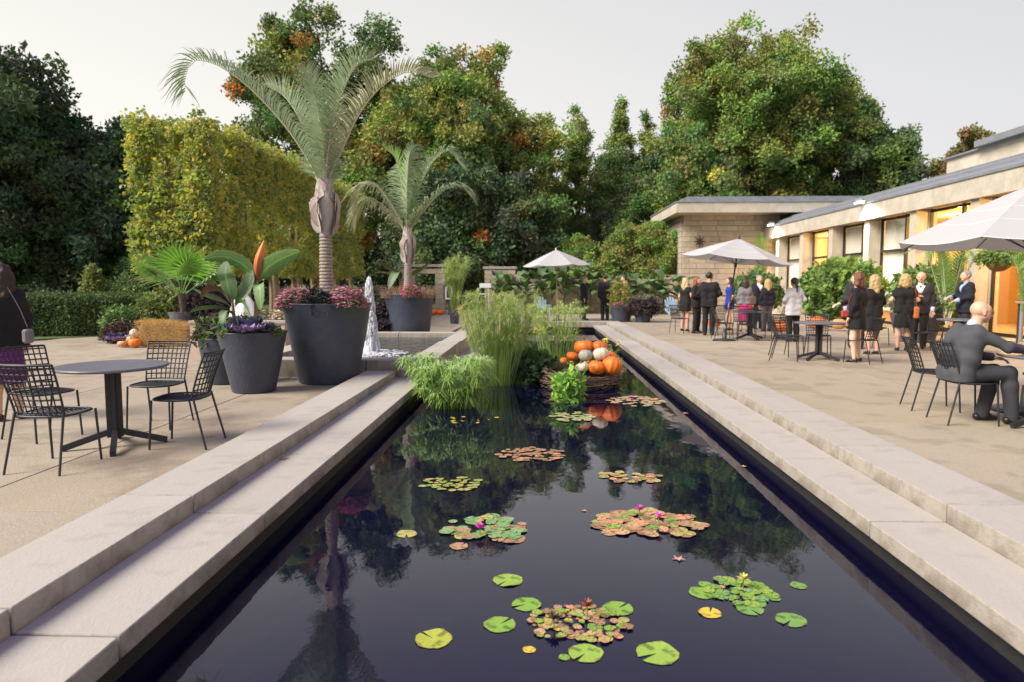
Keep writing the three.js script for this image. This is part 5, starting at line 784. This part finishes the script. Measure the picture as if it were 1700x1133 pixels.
function person(label, pos, turn, h, o) {
  const t = thing('person', label, 'person', pos, turn), S = h / 1.75, F = o.female, cell = o.cell || .019, sw = F ? .148 : .175, hw = F ? .092 : .088; t.scale.setScalar(S);
  const W = p => { const c = Math.cos(-turn), s = Math.sin(-turn), x = p[0] / S, z = p[2] / S; return V(x * c + z * s, p[1] / S, -x * s + z * c); }; // offset on the terrace -> body frame
  const J = { neck: V(0, 1.47, -.01), head: V(0, 1.625, .015), hip: [V(-hw, .93, 0), V(hw, .93, 0)], sh: [V(-sw, 1.405, -.01), V(sw, 1.405, -.01)], kn: [V(-hw - .005, .5, .02), V(hw + .005, .5, .02)], an: [V(-hw - .01, .085, -.02), V(hw + .01, .085, -.02)], el: [V(-sw - .075, 1.13, -.03), V(sw + .075, 1.13, -.03)], wr: [V(-sw - .065, .88, .06), V(sw + .065, .88, .06)] };
  for (const k of Object.keys(o.J || {})) { const v = o.J[k]; if (Array.isArray(v[0]) || v[0] === null) v.forEach((q, i) => { if (q) J[k][i] = q.w ? W(q.w) : V(...q); }); else J[k] = V(...v); }
  if (o.hands) o.hands.forEach((q, i) => { if (!q) return; const hd = q.w ? W(q.w) : V(...q), s = J.sh[i], d = V().subVectors(hd, s), L = Math.min(d.length(), .53); J.wr[i] = s.clone().addScaledVector(d.normalize(), L); const b = Math.sqrt(Math.max(0, .275 * .275 - L * L / 4)), n = V(i ? .6 : -.6, -.8, -.35); n.addScaledVector(d, -n.dot(d)).normalize(); J.el[i] = s.clone().addScaledVector(d, L / 2).addScaledVector(n, b); });
  const mid = (a, b, q) => a.clone().lerp(b, q), wst = [0, 1].map(i => mid(J.hip[i], J.sh[i], .38).multiply(V(F ? .72 : .9, 1, 1))), chest = [0, 1].map(i => mid(J.hip[i], J.sh[i], .8).multiply(V(.62, 1, 1)));
  const torso = g => [0, 1].flatMap(i => [bone(J.hip[i], wst[i], (F ? .108 : .102) + g, (F ? .086 : .1) + g), bone(wst[i], chest[i], (F ? .086 : .1) + g, (F ? .1 : .108) + g), bone(chest[i], J.sh[i].clone().lerp(J.neck, .12), (F ? .1 : .108) + g, .06 + g)]).concat([bone(chest[0], chest[1], (F ? .1 : .11) + g, (F ? .1 : .11) + g), bone(mid(chest[0], chest[1], .5), J.neck.clone().add(V(0, -.07, -.01)), .1 + g, .055 + g)]);
  const arm = (i, g, q = 1) => { const e = mid(J.el[i], J.wr[i], Math.max(0, q * 2 - 1)), b = [bone(J.sh[i], q < .5 ? mid(J.sh[i], J.el[i], q * 2) : J.el[i], .052 + g + (F ? -.006 : .004), .042 + g + (F ? -.005 : 0))]; if (q > .5) b.push(bone(J.el[i], e, .042 + g + (F ? -.005 : 0), .03 + g)); return b; };
  const leg = (i, g) => [bone(J.hip[i], J.kn[i], .088 + g, .056 + g), bone(J.kn[i], mid(J.kn[i], J.an[i], .3), .055 + g, .056 + g), bone(mid(J.kn[i], J.an[i], .3), J.an[i], .056 + g, .036 + g)];
  const mesh = (name, bones, k, mat, extra, c = cell, pad = .04) => { const [lo, hi] = bounds(bones, pad); return obj(name, nets(field(bones, k, extra), lo, hi, c), mat, t); };
  // body: one surface, plus head and hands on finer grids
  const bodyBones = [...torso(-.012), ...arm(0, 0), ...arm(1, 0), ...leg(0, 0), ...leg(1, 0), bone(J.neck.clone().add(V(0, -.06, 0)), J.head.clone().add(V(0, -.06, -.02)), .058, .052)];
  const [bl, bh] = bounds(bodyBones, .04), parts = [nets(field(bodyBones, .045), bl, bh, cell)];
  const fa = o.look ?? 0, HD = (x, y, z) => V(x * Math.cos(fa) + z * Math.sin(fa), y, -x * Math.sin(fa) + z * Math.cos(fa)).applyAxisAngle(V(1, 0, 0), o.nod || 0).add(J.head);
  const hb = [bone(HD(0, .03, -.018), HD(0, .022, .02), .088, .082), bone(HD(-.022, -.03, .03), HD(.022, -.03, .03), .056, .056), bone(HD(-.012, -.078, .058), HD(.012, -.078, .058), .03, .03), bone(HD(0, .015, .098), HD(0, -.022, .118), .010, .015), bone(HD(-.03, .022, .085), HD(.03, .022, .085), .014, .014), bone(HD(-.084, .01, -.01), HD(-.086, -.022, -.006), .016, .011), bone(HD(.084, .01, -.01), HD(.086, -.022, -.006), .016, .011), bone(HD(-.014, -.045, .092), HD(.014, -.045, .092), .013, .013), bone(HD(0, -.07, -.02), HD(0, -.14, -.025), .055, .056)];
  const [hl, hh] = bounds(hb, .03); parts.push(nets(field(hb, .022), hl, hh, cell * .5));
  for (const i of [0, 1]) { // hands: palm, four fingers, thumb
    const f = V().subVectors(J.wr[i], J.el[i]).normalize(), u = V(0, 1, 0); if (Math.abs(f.y) > .85) u.set(0, 0, 1); const sd = V().crossVectors(f, u).normalize(), up = V().crossVectors(sd, f), w = J.wr[i], hand = [bone(w.clone().addScaledVector(sd, -.018).addScaledVector(f, .01), w.clone().addScaledVector(sd, -.022).addScaledVector(f, .085), .02, .016), bone(w.clone().addScaledVector(sd, .018).addScaledVector(f, .01), w.clone().addScaledVector(sd, .022).addScaledVector(f, .085), .02, .016)];
    for (let q = 0; q < 4; q++) { const b = w.clone().addScaledVector(f, .085).addScaledVector(sd, (q - 1.5) * .021), l = [.036, .043, .041, .031][q], m = b.clone().addScaledVector(f, l).addScaledVector(up, -.012), e = m.clone().addScaledVector(f, l * .7).addScaledVector(up, -.024); hand.push(bone(b, m, .0098, .009), bone(m, e, .009, .0075)); }
    const tb = w.clone().addScaledVector(f, .03).addScaledVector(sd, (i ? -1 : 1) * .034), tm = tb.clone().addScaledVector(f, .035).addScaledVector(sd, (i ? -1 : 1) * .022); hand.push(bone(tb, tm, .013, .011), bone(tm, tm.clone().addScaledVector(f, .03).addScaledVector(up, -.008), .011, .008));
    const [a, b] = bounds(hand, .02); parts.push(nets(field(hand, .008), a, b, o.fine ? .0045 : .0065));
  }
  obj('body', parts, skinM[o.skin || 0], t);
  for (const s of [-1, 1]) obj('eye', new THREE.SphereGeometry(.011, 8, 6).translate(...HD(s * .033, .008, .087).toArray()), eyeM, t);
  obj('mouth', new THREE.SphereGeometry(1, 10, 6).scale(.022, .006, .008).applyMatrix4(new THREE.Matrix4().makeRotationY(fa)).translate(...HD(0, -.045, .102).toArray()), lipM, t);
  // hair
  const H = o.hair; if (H) {
    const hm = mottled(H.c, .6, 8, .004), bones = [bone(HD(0, .038, -.022), HD(0, .032, .012), .098, .088)]; let ex;
    const fz = q => { const r = V(q[0], q[1], q[2]).sub(J.head).applyAxisAngle(V(1, 0, 0), -(o.nod || 0)); return [r.x * Math.cos(fa) - r.z * Math.sin(fa), r.y, r.x * Math.sin(fa) + r.z * Math.cos(fa)]; };
    const wav = (x, y, z) => .0035 * Math.sin(x * 90 + y * 25) + .003 * Math.sin(z * 110 - y * 30) + .003 * Math.sin(y * 70 + x * 40);
    if (H.type === 'long') bones.push(bone(HD(-.06, -.02, -.035), HD(-.085, -.17, -.05), .062, .05), bone(HD(.06, -.02, -.035), HD(.085, -.17, -.05), .062, .05), bone(HD(0, 0, -.06), HD(0, -.24, -.09), .075, .06));
    if (H.type === 'bob') bones.push(bone(HD(-.06, 0, -.03), HD(-.085, -.11, -.03), .062, .052), bone(HD(.06, 0, -.03), HD(.085, -.11, -.03), .062, .052), bone(HD(0, 0, -.06), HD(0, -.13, -.07), .078, .066));
    if (H.type === 'tail') bones.push(bone(HD(0, .03, -.11), HD(.02, -.1, -.17), .035, .03), bone(HD(.02, -.1, -.17), HD(.03, -.27, -.2), .03, .012));
    ex = (d, x, y, z) => { const [lx, ly, lz] = fz([x, y, z]), cut = H.type === 'ring' ? Math.max(ly - .045, lz - .01) : lz - (.03 + Math.max(0, ly - .02) * .95) , low = -.06 - ly; let e = d + wav(x, y, z); e = Math.max(e, cut); if (H.type === 'short' || H.type === 'ring') e = Math.max(e, low - (lz < -.02 ? .02 : -.03)); return e; };
    mesh('hair', bones, .03, hm, ex, cell * .55, .03);
  }
  const cut = (y0, y1) => (d, x, y, z) => Math.max(d, y0 - y, y - y1), C = o.wear;
  const cone = (y0, y1, w0, w1) => (x, y, z) => { const q = Math.min(1, Math.max(0, (y1 - y) / (y1 - y0))), cx = (J.hip[0].x + J.hip[1].x) / 2, cz = (J.hip[0].z + J.hip[1].z) / 2, a = Math.atan2(z - cz, x - cx), ax = (w0[0] + (w1[0] - w0[0]) * Math.pow(q, .6)) * (1 + .035 * q * Math.sin(a * 7)), az = (w0[1] + (w1[1] - w0[1]) * Math.pow(q, .6)) * (1 + .035 * q * Math.sin(a * 7)); return Math.max((Math.hypot((x - cx) / ax, (z - cz) / az) - 1) * Math.min(ax, az), y0 - y, y - y1); };
  const skirt = (name, y0, y1, w0, w1, mat) => obj(name, nets(cone(y0, y1, w0, w1), [-w1[0] - .1, y0 - .05, -w1[1] - .15], [w1[0] + .1, y1 + .05, w1[1] + .15], cell), mat, t);
  if (C.trousers) mesh('trousers', [...leg(0, .018), ...leg(1, .018), bone(J.hip[0], J.hip[1], .112, .112), bone(J.hip[0].clone().add(V(0, .06, 0)), J.hip[1].clone().add(V(0, .06, 0)), .1, .1), bone(mid(J.kn[0], J.an[0], .3), J.an[0].clone().add(V(0, -.03, .01)), .07, .062), bone(mid(J.kn[1], J.an[1], .3), J.an[1].clone().add(V(0, -.03, .01)), .07, .062)], .03, fabric(C.trousers), cut(.035, 1.06));
  if (C.skirt) skirt('skirt', C.skirtHem ?? .55, C.jacket ? Math.min(1.06, (C.hem ?? .8) + .06) : 1.06, [.145, .115], C.flare || [.21, .17], fabric(C.skirt));
  if (C.shirt) mesh('shirt', [...(C.open ? torso(.008) : []), bone(J.neck.clone().add(V(0, -.05, 0)), J.neck.clone().add(V(0, .005, .005)), .060, .057), ...[0, 1].flatMap(i => arm(i, .014, 1).slice(-1)).map(b => { const q = [...b]; q[0] += (b[3] - b[0]) * .8; q[1] += (b[4] - b[1]) * .8; q[2] += (b[5] - b[2]) * .8; return q; })], .03, fabric(C.shirt), cut(.86, 1.5), cell * .8);
  const openFront = C.open ? (d, x, y, z) => { const v = Math.abs(x - J.neck.x) * 1.6 + (J.neck.y - .3 - y) * .62 + .02; return Math.max(d, J.lean ? -9 : (z > J.neck.z + .02 ? -v : -9)); } : d => d;
  const hemJ = C.hem ?? .80, fl = C.fl ?? .03;
  if (C.jacket) mesh('jacket', [...torso(.022), bone(J.hip[0], J.hip[1], .124, .124), bone(mid(J.hip[0], J.hip[1], .5), mid(J.hip[0], J.hip[1], .5).add(V(0, hemJ - J.hip[0].y, 0)), .124, .135), bone(wst[0], wst[1], (F ? .1 : .112), (F ? .1 : .112)), ...arm(0, .017, .96), ...arm(1, .017, .96), bone(J.hip[0], J.hip[0].clone().add(V(-.01, hemJ - J.hip[0].y, 0)), .118, .118 + fl * .4), bone(J.hip[1], J.hip[1].clone().add(V(.01, hemJ - J.hip[0].y, 0)), .118, .118 + fl * .4), bone(J.neck.clone().add(V(-.05, -.04, -.01)), J.neck.clone().add(V(.05, -.04, -.01)), .05, .05)], .035, fabric(C.jacket), (d, x, y, z) => openFront(Math.max(d + .003 * Math.sin(y * 42 + x * 21 + z * 17) + .003 * Math.sin(y * 23 - x * 37 + z * 31), hemJ - y), x, y, z));
  if (C.top) mesh('top', [...torso(.014), ...arm(0, .014, C.sleeve ?? .4), ...arm(1, .014, C.sleeve ?? .4)], .035, fabric(C.top), (d, x, y, z) => Math.max(d + .002 * Math.sin(y * 40 + x * 25), (C.topHem ?? .9) - y, y - 1.455));
  if (C.dress) { const sk = cone(C.dressHem ?? .62, 1.1, [.14, .112], C.flare || [.205, .165]), bs = [...torso(.014), ...arm(0, .014, C.sleeve ?? .9), ...arm(1, .014, C.sleeve ?? .9)], ff = field(bs, .035), [lo, hi] = bounds(bs, .05); lo[1] = Math.min(lo[1], (C.dressHem ?? .62) - .05); lo[0] = Math.min(lo[0], -.3); hi[0] = Math.max(hi[0], .3); lo[2] = Math.min(lo[2], -.27); hi[2] = Math.max(hi[2], .27); obj('dress', nets((x, y, z) => Math.max(Math.min(Math.max(ff(x, y, z) + .002 * Math.sin(y * 40 + x * 25), .8 - y), sk(x, y, z)), y - 1.455), lo, hi, cell), fabric(C.dress), t); }
  for (const i of [0, 1]) { const a = J.an[i], k = C.heels; const sb = k ? [bone(a.clone().add(V(0, -.035, -.03)), a.clone().add(V(0, -.05, .06)), .034, .03), bone(a.clone().add(V(0, -.05, .06)), a.clone().add(V(0, -.072, .14)), .03, .02), bone(a.clone().add(V(0, -.03, -.05)), a.clone().add(V(0, -.08, -.055)), .014, .007)] : [bone(a.clone().add(V(0, -.045, -.045)), a.clone().add(V(0, -.05, .08)), .044, .042), bone(a.clone().add(V(0, -.05, .08)), a.clone().add(V(0, -.06, .165)), .042, .03)]; const [lo, hi] = bounds(sb, .02); obj('shoe', nets(field(sb, .02, (d, x, y, z) => Math.max(d, -(y - a.y + .084))), lo, hi, .011), C.shoe ? fabric(C.shoe) : shoeM, t); }
  if (o.tie) obj('tie', strip([J.neck.clone().add(V(0, -.03, .07)), J.neck.clone().add(V(0, -.14, .115)), J.neck.clone().add(V(0, -.3, .13))], q => .018 + .014 * q, V(1, 0, 0)), fabric(o.tie), t);
  if (o.glasses) { const gs = []; for (const s of [-1, 1]) { gs.push(new THREE.TorusGeometry(.022, .0025, 5, 16).translate(s * .033, .006, .106), rod(V(s * .055, .01, .1), V(s * .088, .008, 0), .0022)); } gs.push(rod(V(-.012, .01, .11), V(.012, .01, .11), .0025)); const g = join(gs); g.rotateY(fa); g.rotateX(o.nod || 0); g.translate(...J.head.toArray()); obj('glasses', g, std([.02, .02, .02], .3), t); }
  return t;
}
const BLK = [.011, .010, .012], NAVY = [.012, .014, .03], GRY = [.055, .056, .066], DKG = [.03, .03, .034], WHT = [.86, .86, .9], LBL = [.42, .48, .68];
const BLOND = [.52, .36, .16], AUB = [.16, .06, .025], BRN = [.045, .024, .014], DBR = [.014, .010, .009], GRH = [.28, .27, .26];
const PI = Math.PI;
person('woman with long brown curls, black jacket and purple skirt at the left edge', [-5.72, 0, -7.1], PI + .95, 1.69, { female: 1, cell: .014, skin: 0, hair: { type: 'long', c: [.035, .017, .010] }, wear: { jacket: BLK, hem: .82, skirt: [.16, .012, .19], skirtHem: .42, flare: [.2, .17], shoe: [.05, .03, .02] } });
person('woman with auburn bob and black dress touching a chair back', [5.98, 0, -12.95], PI + .75, 1.70, { female: 1, cell: .015, skin: 3, hair: { type: 'bob', c: AUB }, hands: [{ w: [-.52, 1.0, .03] }, null], wear: { dress: BLK, dressHem: .66, sleeve: .93, heels: 1 } });
person('blonde woman in a black dress right behind the auburn haired woman', [6.98, 0, -14.4], PI + .2, 1.67, { female: 1, skin: 0, hair: { type: 'long', c: BLOND }, hands: [[-.12, 1.12, .25], [.12, 1.12, .25]], wear: { dress: BLK, dressHem: .55, heels: 1 } });
person('grey haired man facing the blonde woman in the black dress', [7.25, 0, -15.7], -.3, 1.78, { skin: 0, hair: { type: 'ring', c: GRH }, wear: { jacket: DKG, shirt: LBL, open: 1, trousers: DKG } });
person('blonde woman in black top and skirt with an orange shoulder bag', [8.02, 0, -15.2], PI - .12, 1.70, { female: 1, skin: 0, hair: { type: 'bob', c: BLOND }, hands: [[-.2, 1.1, .24], [.2, 1.1, .24]], wear: { top: BLK, sleeve: .3, topHem: .86, skirt: BLK, skirtHem: .55, flare: [.2, .16], heels: 1 } });
person('balding man in a dark suit facing the woman with the orange bag', [8.66, 0, -15.75], -.55, 1.76, { skin: 0, hair: { type: 'ring', c: [.2, .17, .15] }, hands: [[-.05, 1.2, .26], null], tie: [.2, .03, .03], wear: { jacket: [.035, .03, .032], shirt: WHT, open: 1, trousers: [.03, .026, .026] } });
person('grey haired man in a navy blazer in profile before the amber window', [10.3, 0, -16.8], -PI / 2 - .05, 1.80, { skin: 0, cell: .016, hair: { type: 'short', c: GRH }, hands: [[-.12, 1.12, .30], [.1, 1.05, .26]], wear: { jacket: NAVY, hem: .78, shirt: LBL, open: 1, trousers: DKG } });
person('bald man in a grey suit and glasses seated at the right table', [4.56, 0, -7.34], PI / 2, 1.70, {
  skin: 0, cell: .013, fine: 1, glasses: 1, nod: .12,
  J: { neck: [0, 1.08, .03], head: [0, 1.215, .11], hip: [[-.1, .545, -.12], [.1, .545, -.12]], sh: [[-.185, .995, -.02], [.185, .995, -.02]], kn: [[-.13, .56, .36], [.12, .55, .37]], an: [[-.12, .09, .42], [.1, .09, .24]], el: [[-.26, .85, .25], [.25, .74, .12]], wr: [[-.2, .81, .51], [.14, .70, .36]] },
  wear: { jacket: [.075, .077, .092], hem: .46, fl: 0, shirt: [.6, .66, .82], trousers: [.05, .052, .066] } });
person('blonde woman in black standing at the right edge of the picture', [8.0, 0, -11.1], -PI / 2, 1.66, { female: 1, hair: { type: 'bob', c: BLOND }, wear: { jacket: BLK, hem: .78, trousers: BLK } });
person('blonde woman in a sleeveless black dress left of the man in black', [4.68, 0, -21.7], PI / 2 + .7, 1.68, { female: 1, skin: 1, cell: .022, hair: { type: 'long', c: [.6, .46, .26] }, hands: [[-.1, 1.1, .24], null], wear: { dress: BLK, dressHem: .66, sleeve: .2, heels: 1 } });
person('red haired woman in black trousers beside the man in black', [4.82, 0, -20.75], .9, 1.70, { female: 1, cell: .022, hair: { type: 'bob', c: [.26, .10, .04] }, hands: [[-.1, 1.15, .22], [.1, 1.15, .22]], wear: { jacket: BLK, trousers: BLK } });
person('man in a black suit with his back to the pool', [5.0, 0, -20.0], PI - .35, 1.82, { skin: 1, cell: .018, look: -.4, hair: { type: 'short', c: DBR }, hands: [[-.18, 1.08, .22], [.18, 1.08, .22]], wear: { jacket: BLK, shirt: WHT, trousers: BLK } });
person('woman in a royal blue dress with long dark hair behind the tilted umbrella pole', [6.2, 0, -22.2], -PI / 2, 1.70, { female: 1, skin: 1, cell: .022, hair: { type: 'long', c: DBR }, hands: [[-.1, 1.15, .26], null], wear: { dress: [.01, .04, .36], dressHem: .7, sleeve: .4, heels: 1 } });
person('woman in a grey cardigan and hot pink skirt', [6.45, 0, -21.4], PI - .2, 1.64, { female: 1, skin: 1, cell: .02, hair: { type: 'bob', c: BRN }, wear: { jacket: [.22, .2, .22], hem: .92, skirt: [.85, .03, .28], skirtHem: .33, flare: [.22, .18], heels: 1 } });
person('blonde woman in navy top and grey trousers right of the pink skirt', [7.3, 0, -21.9], PI + .1, 1.64, { female: 1, cell: .022, hair: { type: 'long', c: BLOND }, wear: { jacket: NAVY, hem: .86, trousers: [.13, .13, .15] } });
person('grey haired man just behind the blonde woman in navy', [7.35, 0, -22.9], .1, 1.78, { cell: .022, hair: { type: 'short', c: GRH }, wear: { jacket: NAVY, shirt: WHT, open: 1, trousers: DKG } });
person('woman in a white jacket with a dark ponytail seen from behind', [6.5, 0, -17.5], PI + .15, 1.64, { female: 1, skin: 2, cell: .016, hair: { type: 'tail', c: DBR }, hands: [[-.16, 1.1, .2], [.16, 1.1, .2]], wear: { jacket: WHT, hem: .74, fl: .05, trousers: BLK } });
person('grey haired man in dark navy left of the far trio', [1.95, 0, -28.2], PI / 2 - .3, 1.80, { cell: .022, hair: { type: 'short', c: GRH }, wear: { jacket: NAVY, trousers: NAVY } });
person('man in a charcoal suit in the middle of the far trio, back turned', [2.82, 0, -28.3], PI + .25, 1.88, { cell: .022, skin: 1, hair: { type: 'short', c: BRN }, wear: { jacket: [.028, .026, .034], trousers: [.028, .026, .034] } });
person('man in a tan blazer at the right of the far trio', [3.62, 0, -28.4], -PI / 2, 1.84, { cell: .022, hair: { type: 'short', c: DBR }, wear: { jacket: [.30, .22, .12], shirt: LBL, trousers: DKG } });
// bags and drinks
const bag = (name, label, pos, w, hh, d, mat, strap) => { const t = thing(name, label, 'bag', pos); obj('pouch', chamfer(w, hh, d, Math.min(w, d) * .3), mat, t); if (strap) obj('strap', tube(strap.map(p => V(...p)), .0045, 5, 14), mat, t); return t; };
bag('shoulder_bag', 'orange shoulder bag hanging on the woman in black top and skirt', [8.24, .86, -15.12], .12, .26, .09, fabric([.62, .2, .05]), [[0, .1, 0], [-.02, .32, .02], [-.06, .54, .04]]);
bag('shoulder_bag', 'silver grey handbag at the hip of the woman in the purple skirt', [-5.38, .92, -7.0], .07, .16, .12, fabric([.24, .22, .24]), [[0, .1, 0], [-.06, .3, .02], [-.16, .52, .04]]);
bag('clutch_bag', 'small red clutch bag hanging beside the auburn haired woman', [5.72, .93, -12.86], .14, .13, .06, fabric([.5, .05, .05]), [[.02, .06, 0], [.07, .3, .02], [.12, .46, .03]]);
bag('shoulder_bag', 'taupe handbag on the woman with the pink skirt', [6.62, .98, -21.2], .2, .26, .1, fabric([.16, .11, .08]), [[0, .12, 0], [-.05, .3, 0], [-.1, .44, -.04]]);
{ const gl = thing('drink_glass', 'small amber drink in the hand of the man in navy', 'glass', [9.93, 1.10, -16.74]); obj('tumbler', lathe([[.001, 0], [.03, 0], [.036, .1], [.033, .1], [.028, .008], [.001, .008]], 16), matGlass, gl); obj('drink', cyl(.027, .03, .055, 14, 0, .01, 0), std([.5, .16, .02], .2), gl); }

for (const o of scene.children) if (o.isGroup || o.isMesh) shade(o);
renderer.render(scene, camera);
